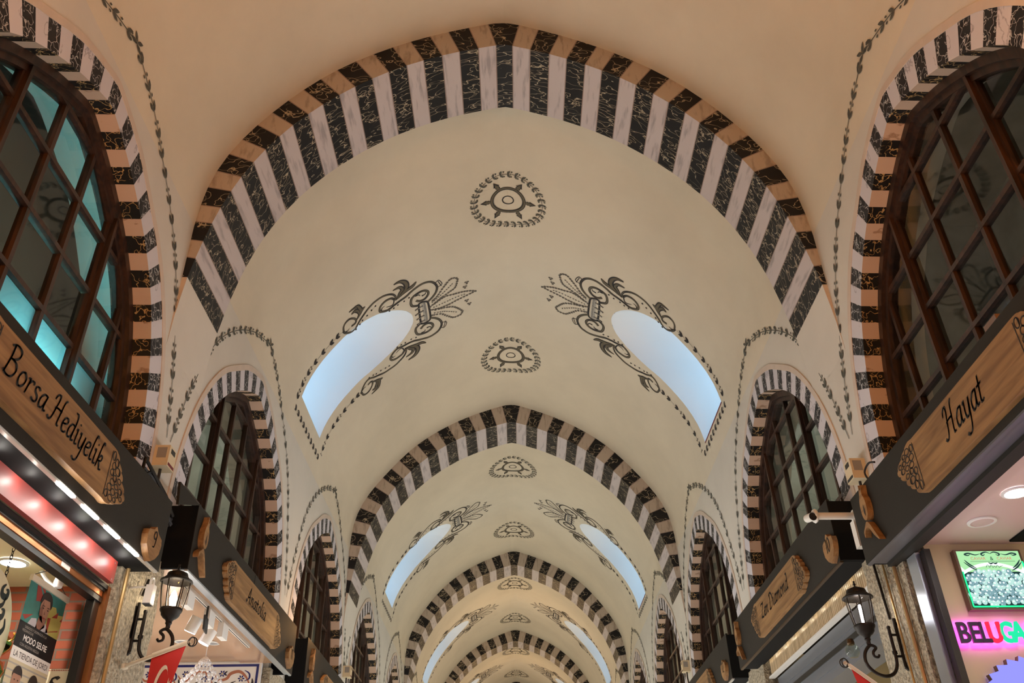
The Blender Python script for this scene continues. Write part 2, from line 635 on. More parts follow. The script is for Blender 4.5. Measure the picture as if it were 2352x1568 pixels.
def resample(P, n):
    P = catmull(P, 6)
    d = [0]
    for i in range(1, len(P)):
        d.append(d[-1] + math.hypot(P[i][0] - P[i - 1][0], P[i][1] - P[i - 1][1]))
    out, j = [], 0
    for k in range(n + 1):
        t = d[-1] * k / n
        while j < len(d) - 2 and d[j + 1] < t: j += 1
        u = (t - d[j]) / (d[j + 1] - d[j])
        out.append((P[j][0] + (P[j + 1][0] - P[j][0]) * u, P[j][1] + (P[j + 1][1] - P[j][1]) * u))
    return out


def full(half):            # from left foot over the crown to the right foot
    return [(-a, b) for a, b in half[::-1]] + half[1:]


def walloff(sd, n=0.):     # x of a plane n metres proud of the wall (negative = behind)
    return sd * (W - n)


NMOD = {-1: range(-1, 9), 1: range(-1, 9)}
YEND = YA[-1] + TH + .02
YBACK = -1.9

# ------------------------------------------------------------------ shell
g = Geo()
g.quad((-6, YBACK, -HC), (6, YBACK, -HC), (6, YEND, -HC), (-6, YEND, -HC))
mk('floor', g, 'floor', label='stone floor of the market corridor', cat='floor', kind='structure')
for nm, y in (('wall_back', YBACK), ('wall_front', YEND)):
    g = Geo()
    g.quad((-3, y, -HC), (3, y, -HC), (3, y, 6.4), (-3, y, 6.4))
    mk(nm, g, 'white', label='plain end wall of the corridor, ' + ('behind' if nm == 'wall_back' else 'far away'), cat='wall', kind='structure')

SH_Z1 = 1.58      # top of the shop openings
for sd, nm in ((-1, 'wall_left'), (1, 'wall_right')):
    g = Geo()
    x, xb = walloff(sd), walloff(sd, -.42)
    inn = resample([(a + (.06 if b < 3.5 else .06 * a / .5 if a < .5 else .06), b + (.06 if a < .6 else 0.03)) for a, b in AIN], 26)
    arch = full(inn)
    for j in NMOD[sd]:
        yc = YC[sd] + PITCH * j
        y0, y1 = yc - PITCH / 2, yc + PITCH / 2
        if j == -1: y0 = YBACK
        ztop = 4.0
        n = len(arch)
        top = [(y0 + (y1 - y0) * i / (n - 1), ztop) for i in range(n)]
        for i in range(n - 1):
            a, b = arch[i], arch[i + 1]
            g.quad((x, yc + a[0], a[1]), (x, yc + b[0], b[1]), (x, top[i + 1][0], ztop), (x, top[i][0], ztop))
            g.quad((x, yc + a[0], a[1]), (x, yc + b[0], b[1]), (xb, yc + b[0], b[1]), (xb, yc + a[0], a[1]))
        zf = arch[0][1]
        g.add([(x, y0, zf), (x, yc + arch[0][0], zf), (x, y0, ztop)], [(0, 1, 2)])
        g.add([(x, y1, zf), (x, yc + arch[-1][0], zf), (x, y1, ztop)], [(0, 1, 2)])
        # lintel between window and shop opening, and the pier halves
        g.box(sd * W, sd * (W + .42), y0, y1, 1.602 if j < 1 else 1.815, zf)
        for a, b in ((y0, yc - 1.315), (yc + 1.315, y1)):
            g.box(sd * W, sd * (W + .42), a, b, -HC, 1.602 if j < 1 else 1.815)
    mk(nm, g, 'white', label='white plastered %s wall with a row of arched windows' % ('left' if sd < 0 else 'right'), cat='wall', kind='structure')
    g = Geo()
    g.box(sd * 3.5, sd * 3.55, YBACK, YEND, 1.86, 4.3)
    g.box(sd * (W + .2), sd * 3.55, YBACK, YEND, 4.2, 4.25)
    g.box(sd * (W + .42), sd * 3.55, YBACK, YEND, 1.86, 1.90)
    for j in NMOD[sd]:
        yp = YC[sd] + PITCH * (j + .5)
        g.box(sd * (W + .25), sd * 3.5, yp - .03, yp + .03, 1.9, 4.2)
    mk('wall_%s_attic' % ('left' if sd < 0 else 'right'), g, 'attic', label='dim loft wall behind the %s lattice windows' % ('left' if sd < 0 else 'right'), cat='wall', kind='structure')

# vault bays with light-well openings
HOLE = 7.96 - Y1 - BAY / 2 - TH / 2 + 0      # offset of opening centre from bay centre
def bay_mid(k): return YA[k + 1] + TH + (BAY - TH) / 2
HW = .452
ZSILL, ZTOP = {-1: 4.305, 1: 4.21}, {-1: 5.69, 1: 5.645}
def hole_w(z):
    if z <= 5.16: return HW
    return HW * max(0, 1 - ((z - 5.16) / (ZS1 - 5.16)) ** 2.3) ** .5
def sz(z):       # arc length on the vault for a height
    for i in range(1, len(VP)):
        if VP[i][1] <= z:
            t = (VP[i - 1][1] - z) / (VP[i - 1][1] - VP[i][1])
            return SV[i - 1] + (SV[i] - SV[i - 1]) * t
def shf(z): return .075 * max(0, min(1, (z - 5.1) / .5))
YCS = {-1: -.012, 1: -.10}       # opening centre relative to bay middle
for k in range(-1, 5):
    g = Geo()
    ya, yb = (YA[k + 1] + TH if k >= 0 else YBACK), YA[k + 2]
    if k == -1: ya = YBACK
    mid = YA[k + 1] + TH + (BAY - TH) / 2
    for sd in (-1, 1):
        yc = mid + YCS[sd]
        ZS0, ZS1 = ZSILL[sd], ZTOP[sd]
        zs = sorted(set([round(p[1], 4) for p in VP] + [ZS0, ZS1] + [4.3 + .08 * i for i in range(11)] + [5.17 + .03 * i for i in range(18)] + [ZS1 - .03, ZS1 - .012, ZS1 - .004]), reverse=True)
        zs = [z for z in zs if z <= VP[0][1]]
        ss = [0.] + [sz(z) for z in zs if z < VP[0][1] - 1e-6]
        zz = [VP[0][1]] + [z for z in zs if z < VP[0][1] - 1e-6]
        ny = 10
        def row(y0, y1, s): return [vm(sd, y0 + (y1 - y0) * i / ny, s, 0) for i in range(ny + 1)]
        for i in range(len(ss) - 1):
            za, zb = zz[i], zz[i + 1]
            if za <= ZS1 + 1e-6 and zb >= ZS0 - 1e-6:
                ha, hb = hole_w(min(za, ZS1)), hole_w(min(zb, ZS1))
                ca, cb = yc + shf(za), yc + shf(zb)
                spans = [((ya, ca - ha), (ya, cb - hb)), ((ca + ha, yb), (cb + hb, yb))]
            else:
                spans = [((ya, yb), (ya, yb))]
            for A, B in spans:
                ra, rb = row(*A, ss[i]), row(*B, ss[i + 1])
                for q in range(ny):
                    g.quad(ra[q], ra[q + 1], rb[q + 1], rb[q])
    names = ['before the first striped arch', 'between the first and second striped arches', 'between the second and third striped arches', 'between the third and fourth striped arches', 'between the fourth and fifth striped arches', 'beyond the fifth striped arch']
    ceil = mk('ceiling', g, 'plaster', smooth=True, label='cream pointed vault ' + names[k + 1], cat='ceiling', kind='structure')
    ceil['_k'] = k
    # light wells
    for sd in (-1, 1):
        yc = mid + YCS[sd]
        ZS0, ZS1 = ZSILL[sd], ZTOP[sd]
        dzc = dzf(yc)
        e = empty('window_%d' % (2 * (k + 1) + (1 if sd < 0 else 2)), (sd * 2.2, yc, 4.3), kind='structure',
                  label='arched skylight opening on the %s of the vault %s' % ('left' if sd < 0 else 'right', names[k + 1]), cat='skylight')
        g = Geo()
        zl = [ZS0] + [4.35 + .1 * i for i in range(9)] + [5.17 + .03 * i for i in range(18)] + [ZS1 - .012, ZS1 - .004, ZS1]
        out = [(shf(z) - hole_w(z), z) for z in zl] + [(shf(z) + hole_w(z), z) for z in zl[::-1][1:]]
        XO = 3.25
        rows = []
        for dy, z in out:
            x0, zz0, _, _ = vsec(sz(z))
            zz_ = z + dzf(yc + dy) * wz(z)
            rows.append([(sd * (x0 + .0 + (XO - x0) * t / 6), yc + dy, zz_) for t in range(7)])
        for i in range(len(rows) - 1):
            for t in range(6):
                g.quad(rows[i][t], rows[i + 1][t], rows[i + 1][t + 1], rows[i][t + 1])
        for t in range(6):
            g.quad(rows[0][t], rows[0][t + 1], rows[-1][t + 1], rows[-1][t])
        mk('shaft', g, 'shaft', e, smooth=True)
        g = Geo()
        for u in (-.2, .2):
            g.box(sd * 3.2, sd * 3.24, yc + u - .015, yc + u + .015, ZS0, 5.55)
        for u in (4.6, 5.1):
            g.box(sd * 3.2, sd * 3.24, yc - HW, yc + HW, u - .015, u + .015)
        mk('glazing_bars', g, 'woodd', e)
        g = Geo()
        g.box(sd * 2.10, sd * 2.14, yc - HW, yc + HW, ZS0 - .012, ZS0 + .002)
        mk('sill_edge', g, 'maroon', e)

# ------------------------------------------------------------------ striped transverse arches
def transverse():
    g = Geo()
    sect = []
    inn = [(-I_[22 - i][0], I_[22 - i][1]) for i in range(23)] + [(0, 5.905)] + list(I_)
    # joints left foot .. keystone left, keystone right .. right foot
    L = [(-a, b) for a, b in I_[::-1]] + list(I_)
    OX = []
    for i_, o_ in zip(I_, O_):      # stones run on behind the plaster of the vault
        l = math.hypot(o_[0] - i_[0], o_[1] - i_[1])
        OX.append((o_[0] + (o_[0] - i_[0]) / l * .13, o_[1] + (o_[1] - i_[1]) / l * .13))
    Lo = [(-a, b) for a, b in OX[::-1]] + OX
    apexI, apexO = (0, 5.888), (0, 6.30)
    for i in range(len(L) - 1):
        key = (i == 22)
        d = abs(22 - i)
        mi = 0 if d % 2 == 0 else 1
        segs = [0, .5, 1] if key else [0, .05, .95, 1]
        for a, b in zip(segs, segs[1:]):
            def ip(P, t):
                if key:
                    ap = apexI if P is L else apexO
                    return P[i] if t == 0 else (ap if t == .5 else P[i + 1])
                return (P[i][0] + (P[i + 1][0] - P[i][0]) * t, P[i][1] + (P[i + 1][1] - P[i][1]) * t)
            thin = (not key) and (b - a) < .1 and mi == 1
            ia, ib, oa, ob = ip(L, a), ip(L, b), ip(Lo, a), ip(Lo, b)
            mf = 4 if thin else (3 if mi == 1 else 2)
            ms = 4 if thin else (1 if mi == 1 else 0)
            for y, m_ in ((Y1, mf), (Y1 + TH, mf)):
                g.quad((ia[0], y, ia[1]), (ib[0], y, ib[1]), (ob[0], y, ob[1]), (oa[0], y, oa[1]), m_)
            g.quad((ia[0], Y1, ia[1]), (ib[0], Y1, ib[1]), (ib[0], Y1 + TH, ib[1]), (ia[0], Y1 + TH, ia[1]), ms)
    # plaster tails running out into the piers
    for sd in (-1, 1):
        pr = [(I_[-1][0], I_[-1][1]), (2.112, 3.30), (2.122, 3.15), (2.129, 2.95)]
        for a, b in zip(pr, pr[1:]):
            g.quad((sd * a[0], Y1, a[1]), (sd * b[0], Y1, b[1]), (sd * b[0], Y1 + TH, b[1]), (sd * a[0], Y1 + TH, a[1]), 5)
            for y in (Y1, Y1 + TH):
                g.quad((sd * a[0], y, a[1]), (sd * b[0], y, b[1]), (sd * (W + .01), y, b[1]), (sd * (W + .01), y, a[1]), 6)
    return mk('trim_1', g, ['black', 'pale', 'blackf', 'palef_shade', 'joint', 'white', 'band'], org=(0, Y1, 3),
              label='black and white striped arch spanning the corridor, nearest of the row', cat='arch', kind='structure')


a0 = transverse()
for k, w in ((1, 'second'), (2, 'third'), (3, 'fourth'), (4, 'fifth'), (5, 'sixth')):
    c = dup(a0, BAY * k, DZ[k], 'black and white striped arch spanning the corridor, %s from the camera' % w)
    c.name = 'trim_%d' % (k + 1)

# ------------------------------------------------------------------ side arches (voussoir rings) and lattice windows
trim_n = 7
win_n = 13
ORD = ['behind the camera', 'nearest', 'second', 'third', 'fourth', 'fifth', 'sixth', 'seventh', 'eighth', 'ninth']
for sd in (-1, 1):
    yc = YC[sd]
    side = 'left' if sd < 0 else 'right'
    NS = 23
    hi = resample(AIN, 2 * NS + 1)
    ho = resample(AOUT, 2 * NS + 1)
    g = Geo()
    xf, xs = walloff(sd, .004), walloff(sd, -.105)
    for ssn in (-1, 1):
        # stone boundaries: half keystone then pairs
        for st in range(NS + 1):
            i0, i1 = max(0, 2 * st - 1), min(2 * st + 1, 2 * NS + 1)
            for i in range(i0, i1):
                mi = 0 if st % 2 == 0 else 1
                a, b, c, d = hi[i], hi[i + 1], ho[i + 1], ho[i]
                P = lambda p, x: (x, yc + ssn * p[0], p[1])
                g.quad(P(a, xf), P(b, xf), P(c, xf), P(d, xf), mi)
                g.quad(P(a, xf), P(b, xf), P(b, xs), P(a, xs), 2 + mi)
    # thin raised fillet round the ring
    hw = []
    for i, p in enumerate(ho):
        a, b = ho[max(0, i - 1)], ho[min(len(ho) - 1, i + 1)]
        dx, dz = b[0] - a[0], b[1] - a[1]
        l = math.hypot(dx, dz)
        nx, nz = -dz / l, dx / l
        hw.append((p[0] + nx * .045, p[1] + nz * .045) if i else (0, p[1] + .045))
    xb = walloff(sd, .008)
    for ssn in (-1, 1):
        for i in range(len(ho) - 1):
            P = lambda p, x: (x, yc + ssn * p[0], p[1])
            g.quad(P(ho[i], xb), P(ho[i + 1], xb), P(hw[i + 1], xb), P(hw[i], xb), 4)
            g.quad(P(ho[i], xb), P(ho[i + 1], xb), P(ho[i + 1], xf), P(ho[i], xf), 4)
            g.quad(P(hw[i], xb), P(hw[i + 1], xb), P(hw[i + 1], walloff(sd)), P(hw[i], walloff(sd)), 4)
    ring = mk('trim_%d' % trim_n, g, ['blacks', 'pales', 'blackg', 'pale_warm', 'band'], org=(sd * W, yc, 1.7), cat='arch', kind='structure',
              label='ring of black and white stones round the nearest %s window' % side)
    # vine painted round the ring
    vg = Geo()
    VN = [(0, 4.17), (.35, 4.06), (.67, 3.88), (.97, 3.64), (1.18, 3.39), (1.33, 3.09), (1.45, 2.79), (1.51, 2.58), (1.545, 2.45)]
    vh = resample(VN, 60)
    fm = lambda a, b: wm(sd, yc + a, b, .005)
    ribbon(vg, full(vh), .007, fm)
    step = 0
    for ssn in (-1, 1):
        path = [(ssn * a, b) for a, b in vh[::-1]]
        acc, nxt, alt = 0, .06, 0
        for i in range(1, len(path)):
            p, q = path[i - 1], path[i]
            acc += math.hypot(q[0] - p[0], q[1] - p[1])
            if acc >= nxt:
                th = math.atan2(q[1] - p[1], q[0] - p[0])
                for s2 in (-1, 1):
                    if alt % 2 == 0:
                        leaf(vg, (q[0] - s2 * math.sin(th) * .006, q[1] + s2 * math.cos(th) * .006), th + s2 * .36, .068, .027, fm)
                    else:
                        leaf(vg, (q[0] - s2 * math.sin(th) * .016, q[1] + s2 * math.cos(th) * .016), th + s2 * .2, .028, .016, fm)
                nxt += .070
                alt += 1
    mk('painted_vine', vg, 'vine', ring)
    # lattice window
    win = empty('window_%d' % win_n, (sd * (W + .12), yc, 1.7), kind='structure', cat='window', label='dark wooden lattice window under the nearest %s arch' % side)
    g = Geo()
    hf = resample(AIN, 40)
    x0, x1 = walloff(sd, -.10), walloff(sd, -.19)
    def inset(P, d):
        o = []
        for i, p in enumerate(P):
            a, b = P[max(0, i - 1)], P[min(len(P) - 1, i + 1)]
            dx, dz = b[0] - a[0], b[1] - a[1]
            l = math.hypot(dx, dz)
            o.append((max(0, p[0] + dz / l * d), p[1] - dx / l * d) if i else (0, p[1] - d))
        return o
    for d0, d1, xa, xb_ in ((-.02, .05, x0, x1), (.05, .085, walloff(sd, -.125), x1)):
        A, B = inset(hf, d0), inset(hf, d1)
        for ssn in (-1, 1):
            P = lambda p, x: (x, yc + ssn * p[0], p[1])
            for i in range(len(hf) - 1):
                g.quad(P(A[i], xa), P(A[i + 1], xa), P(B[i + 1], xa), P(B[i], xa))
                g.quad(P(B[i], xa), P(B[i + 1], xa), P(B[i + 1], xb_), P(B[i], xb_))
    mk('frame', g, 'woodd', win)
    # bars of the lattice
    def half_at(z):
        lo = [p for p in hf]
        for a, b in zip(hf, hf[1:]):
            if b[1] <= z <= a[1]:
                t = (a[1] - z) / (a[1] - b[1] or 1)
                return a[0] + (b[0] - a[0]) * t
        return 1.22 if z < 1.9 else 0
    def top_at(y):
        for a, b in zip(hf, hf[1:]):
            if a[0] <= abs(y) <= b[0]:
                t = (abs(y) - a[0]) / ((b[0] - a[0]) or 1)
                return a[1] + (b[1] - a[1]) * t
        return 1.86
    xm0, xm1 = walloff(sd, -.130), walloff(sd, -.168)
    bars = []
    for i in range(-3, 4):
        y = .345 * i + (-.13 if sd < 0 else -.16)
        zt = top_at(y) - .04
        wd = .026 if i in (-1, 2) else .0135
        if zt > 1.9:
            b = Geo()
            b.box(xm0, xm1, yc + y - wd, yc + y + wd, 1.87, zt)
            if i in (-1, 2):
                b.box(walloff(sd, -.105), xm0, yc + y - .012, yc + y + .012, 1.87, zt)
            mk('mullion', b, 'woodd', win)
    for i in range(0, 6):
        z = (2.11 if sd < 0 else 2.0) + .348 * i
        hwid = half_at(z) - .04
        if hwid > .15:
            b = Geo()
            b.box(walloff(sd, -.128), walloff(sd, -.170), yc - hwid, yc + hwid, z - .0135, z + .0135)
            mk('glazing_bar', b, 'woodd', win)
    g = Geo()
    xg = walloff(sd, -.15)
    pts = full(hf)
    g.flat([(xg, yc + a, b) for a, b in pts])
    mk('glass', g, 'glass', win)
    base_win = win
    for j in list(NMOD[sd]):
        if j == 0: continue
        nm = ORD[j + 1]
        c = dup(ring, PITCH * j, 0, 'ring of black and white stones round the %s %s window' % (nm if j > 0 else 'hidden', side + (' from the camera' if j > 0 else ' behind the camera')))
        trim_n += 1
        c.name = 'trim_%d' % trim_n
        c = dup(win, PITCH * j, 0, 'dark wooden lattice window under the %s %s arch %s' % (nm if j > 0 else 'hidden', side, 'from the camera' if j > 0 else 'behind the camera'))
        win_n += 1
        c.name = 'window_%d' % win_n
    trim_n += 1
    win_n += 1



fw = bpy.data.objects['window_13']
for i in range(-1, 3):
    g = Geo()
    ya = YC[-1] - .13 + .345 * i + .014
    xg_ = -(W + .158)
    g.quad((xg_, ya, 1.93), (xg_, ya + .317, 1.93), (xg_, ya + .317, 2.446), (xg_, ya, 2.446))
    mk('frosted_pane', g, 'frost', fw)
# ------------------------------------------------------------------ paintings on the vault
TR = {
 'stem': [(-.513, 2.101), (-.456, 2.075), (-.398, 2.009), (-.39, 1.936), (-.441, 1.866), (-.478, 1.798), (-.518, 1.723), (-.54, 1.637), (-.543, 1.539), (-.514, 1.452), (-.469, 1.392), (-.408, 1.366), (-.366, 1.381)],
 'curl1': [(-.494, 2.092), (-.561, 2.079), (-.597, 2.038), (-.596, 1.974), (-.544, 1.918), (-.492, 1.904), (-.466, 1.929), (-.474, 1.979)],
 'curl1b': [(-.483, 2.091), (-.46, 2.047), (-.467, 2.013)],
 'scroll2': [(-.378, 1.386), (-.429, 1.428), (-.437, 1.512), (-.405, 1.573), (-.349, 1.59), (-.306, 1.556), (-.272, 1.484), (-.29, 1.39), (-.313, 1.253), (-.345, 1.185), (-.371, 1.118), (-.39, 1.051), (-.389, .989), (-.364, .926), (-.31, .882), (-.237, .861), (-.158, .879), (-.09, .93), (-.044, .992)],
 'scroll2in': [(-.373, 1.391), (-.316, 1.412), (-.311, 1.452), (-.335, 1.501)],
 'scroll2in2': [(-.333, 1.574), (-.368, 1.553), (-.374, 1.518)],
 'leafA': [(-.355, 1.379), (-.394, 1.288), (-.46, 1.219), (-.542, 1.222), (-.603, 1.276), (-.614, 1.362)],
 'leafA2': [(-.364, 1.356), (-.421, 1.311), (-.462, 1.27), (-.52, 1.301), (-.531, 1.386)],
 'blade': [(-.358, 1.371), (-.413, 1.216), (-.432, 1.144), (-.477, 1.093)],
 'leafB': [(-.492, 1.904), (-.534, 1.85), (-.577, 1.815), (-.642, 1.827), (-.687, 1.853), (-.699, 1.962)],
 'leafB2': [(-.522, 1.848), (-.594, 1.849), (-.645, 1.887), (-.639, 1.94)],
 'leafB3': [(-.543, 1.834), (-.575, 1.796), (-.587, 1.751)],
 'volute': [(-.059, 1.12), (-.102, 1.188), (-.169, 1.199), (-.24, 1.173), (-.273, 1.093), (-.269, 1.025), (-.228, .978), (-.169, .979), (-.123, 1.024), (-.123, 1.087), (-.161, 1.133)],
 'volin': [(-.244, 1.135), (-.238, 1.09), (-.21, 1.077)], 'volin2': [(-.195, 1.056), (-.199, 1.015), (-.23, 1.001)]}
THORN = [(-.473, 1.628), (-.454, 1.686), (-.429, 1.755), (-.416, 1.826), (-.391, 1.87), (-.368, 1.933), (-.272, 1.21), (-.256, 1.275), (-.256, 1.358), (-.243, 1.414), (-.242, 1.471)]
CUP = [[(-.314, .87), (-.339, .84), (-.314, .815), (-.269, .797), (-.242, .804), (-.226, .85)], [(-.326, .842), (-.221, .806)]]
BASK = [(-.06, 1.109), (-.085, 1.09), (-.08, 1.04), (-.05, 1.0), (.019, .99), (.197, .987), (.279, .995), (.308, 1.03), (.304, 1.085), (.274, 1.115), (.09, 1.117)]
LOOPS = [[(-.009, .983), (-.068, .887), (-.189, .787), (-.277, .704), (-.276, .634), (-.226, .605), (-.108, .64), (-.055, .721), (-.003, .836), (.07, .968)],
         [(.056, .967), (-.011, .791), (-.001, .67), (.016, .532), (.062, .413), (.095, .453), (.131, .595), (.164, .738), (.167, .851), (.133, .974)],
         [(.14, .964), (.183, .795), (.232, .686), (.324, .607), (.378, .582), (.435, .614), (.44, .701), (.37, .782), (.281, .861), (.237, .973)]]
LOOPC = [[(.014, .98), (-.068, .831), (-.135, .742), (-.192, .678)], [(.097, .977), (.087, .787), (.073, .675), (.065, .541)], [(.19, .968), (.25, .812), (.344, .665)]]
FLOW = [(-.127, .502), (-.058, .528), (.201, .521), (.276, .491)]
WTAP = lambda w0, w1: (lambda t: w0 + (w1 - w0) * t)
BULGE = lambda w: (lambda t: .25 * w + .95 * w * math.sin(PI * min(1, max(0, t))))


def skylight_painting(sd, yc):
    g = Geo()
    C = .11     # symmetry axis of the scrollwork along the corridor
    f0 = lambda a, b: vm(sd, yc + a, b, .003)
    f1 = lambda a, b: vm(sd, yc + a, b, .0042)
    for mir in (0, 1):
        def mp(P): return [((2 * C - a) if mir else a, b) for a, b in P]
        for k, w in (('stem', .026), ('scroll2', .030), ('curl1', .026), ('volute', .032)):
            p = catmull(mp(TR[k]), 6)
            ribbon(g, p, w, f0, 0)
            ribbon(g, p, lambda t, w=w: w * .55 * abs(math.sin(PI * 2.5 * t)), f1, 1)
        for k, w in (('curl1b', .022), ('scroll2in', .020), ('scroll2in2', .018), ('volin', .022), ('volin2', .022)):
            ribbon(g, catmull(mp(TR[k]), 5), WTAP(w, .006), f0, 0)
        for k, w in (('leafA', .06), ('leafA2', .045), ('blade', .045), ('leafB', .05), ('leafB2', .045), ('leafB3', .035)):
            p = catmull(mp(TR[k]), 6)
            ribbon(g, p, BULGE(w), f0, 0)
            ribbon(g, p, lambda t, w=w: .6 * w * math.sin(PI * t), f1, 1)
        for p in mp(THORN):
            disc(g, p, .013, f0, 0, 6)
        for p in CUP:
            ribbon(g, catmull(mp(p), 4), .010, f0, 0)
    f2 = lambda a, b: vm(sd, yc + a, b, .0054)
    bk = catmull(BASK, 5, True)
    ribbon(g, bk + bk[:1], .026, f0, 0)
    ribbon(g, catmull([(-.06, 1.05), (.10, 1.046), (.285, 1.05)], 8), .05, f1, 2)
    for i in range(18):
        t = -.05 + .33 * i / 17
        ribbon(g, [(t, 1.028), (t + .004, 1.05)], .006, f2, 0)
    for i in range(4):
        t = -.03 + .09 * i
        ribbon(g, [(t + .03, 1.165 + .008 * (i % 2)), (t + .01, 1.06)], .02, f1, 0)
        ribbon(g, [(t + .03, 1.16), (t + .012, 1.07)], .008, f2, 2)
    for P, r, stp in [(l, .019, .031) for l in LOOPS] + [(l, .012, .028) for l in LOOPC]:
        p = catmull(P, 12)
        acc = 0
        for a, b in zip(p, p[1:]):
            acc += math.hypot(b[0] - a[0], b[1] - a[1])
            if acc >= stp:
                acc = 0
                leaf(g, (b[0] - .6 * r * 0, b[1]), math.atan2(b[1] - a[1], b[0] - a[0]) + .35, r * 2.1, r * 1.7, f0, 3)
    for p in FLOW:
        for k in range(3):
            disc(g, (p[0] + .017 * math.cos(2.1 * k), p[1] + .017 * math.sin(2.1 * k)), .015, f0, 3, 6)
    # leaf garlands down the sides and under the sill
    def garland(path, sp, sc):
        p = []
        for a, b in zip(path, path[1:]):
            for i in range(20):
                p.append((a[0] + (b[0] - a[0]) * i / 20, a[1] + (b[1] - a[1]) * i / 20))
        ribbon(g, p, .004, f0, 0)
        acc, nxt, n = 0, .05, 0
        for a, b in zip(p, p[1:]):
            acc += math.hypot(b[0] - a[0], b[1] - a[1])
            if acc >= nxt:
                th = math.atan2(b[1] - a[1], b[0] - a[0]) + PI
                if n % 2 == 0:
                    for s2 in (-1, 1):
                        leaf(g, b, th + s2 * .5, .075 * sc, .038 * sc, f0, 0)
                else:
                    for s2 in (-1, 1):
                        disc(g, (b[0] - s2 * math.sin(th) * .02, b[1] + s2 * math.cos(th) * .02), .011 * sc, f0, 0, 6)
                nxt += sp
                n += 1
    garland([(-.515, 2.12), (-.52, 3.08)], .068, 1)
    garland([(.70, 2.09), (.70, 3.09)], .068, 1)
    garland([(-.515, 3.115), (.70, 3.115)], .05, .85)
    return g


def medallion(y, x0=.01):
    g = Geo()
    f = lambda a, b: vm(1, y + a, b + x0, .003)
    f1 = lambda a, b: vm(1, y + a, b + x0, .0042)
    circ = lambda r, n: [(r * math.cos(2 * PI * i / n), r * math.sin(2 * PI * i / n)) for i in range(n + 1)]
    ribbon(g, circ(.172, 64), .036, f, 0)
    ribbon(g, circ(.173, 64), .018, f1, 1)
    ribbon(g, circ(.150, 64), .003, f, 0)
    ribbon(g, circ(.057, 32), .013, f, 0)
    ribbon(g, circ(.368, 90), .005, f, 0)
    for k in range(6):
        th = k * PI / 3 + PI / 2
        p = (.185 * math.cos(th), .185 * math.sin(th))
        leaf(g, p, th, .115, .075, f, 0, True)
        leaf(g, p, th, .09, .045, f1, 1, True)
    n = 30
    for k in range(n):
        th = 2 * PI * k / n
        for r, s2 in ((.372, 1), (.364, -1)):
            p = (r * math.cos(th), r * math.sin(th))
            leaf(g, p, th + (0 if s2 > 0 else PI) - .5 * s2, .052, .034, f, 2, True)
            t2 = th + PI / n
            rr = .368 + s2 * .032
            q = (rr * math.cos(t2), rr * math.sin(t2))
            disc(g, q, .0105, f, 2, 7)
            ribbon(g, [(.368 * math.cos(t2 + .03), .368 * math.sin(t2 + .03)), q], .003, f, 2)
    return g


for ce in [o for o in COL.objects if o.name.startswith('ceiling')]:
    k = ce['_k']
    if k < 0: continue
    mid = YA[k + 1] + TH + (BAY - TH) / 2
    for dy in (-1.37, 1.53):
        mk('painted_medallion', medallion(mid + dy), ['ornd', 'orno', 'vine'], ce)
    for sd in (-1, 1):
        mk('painted_scrollwork', skylight_painting(sd, mid + (-.05 if sd < 0 else -.14)), ['ornd', 'orno', 'printg', 'bead'], ce)

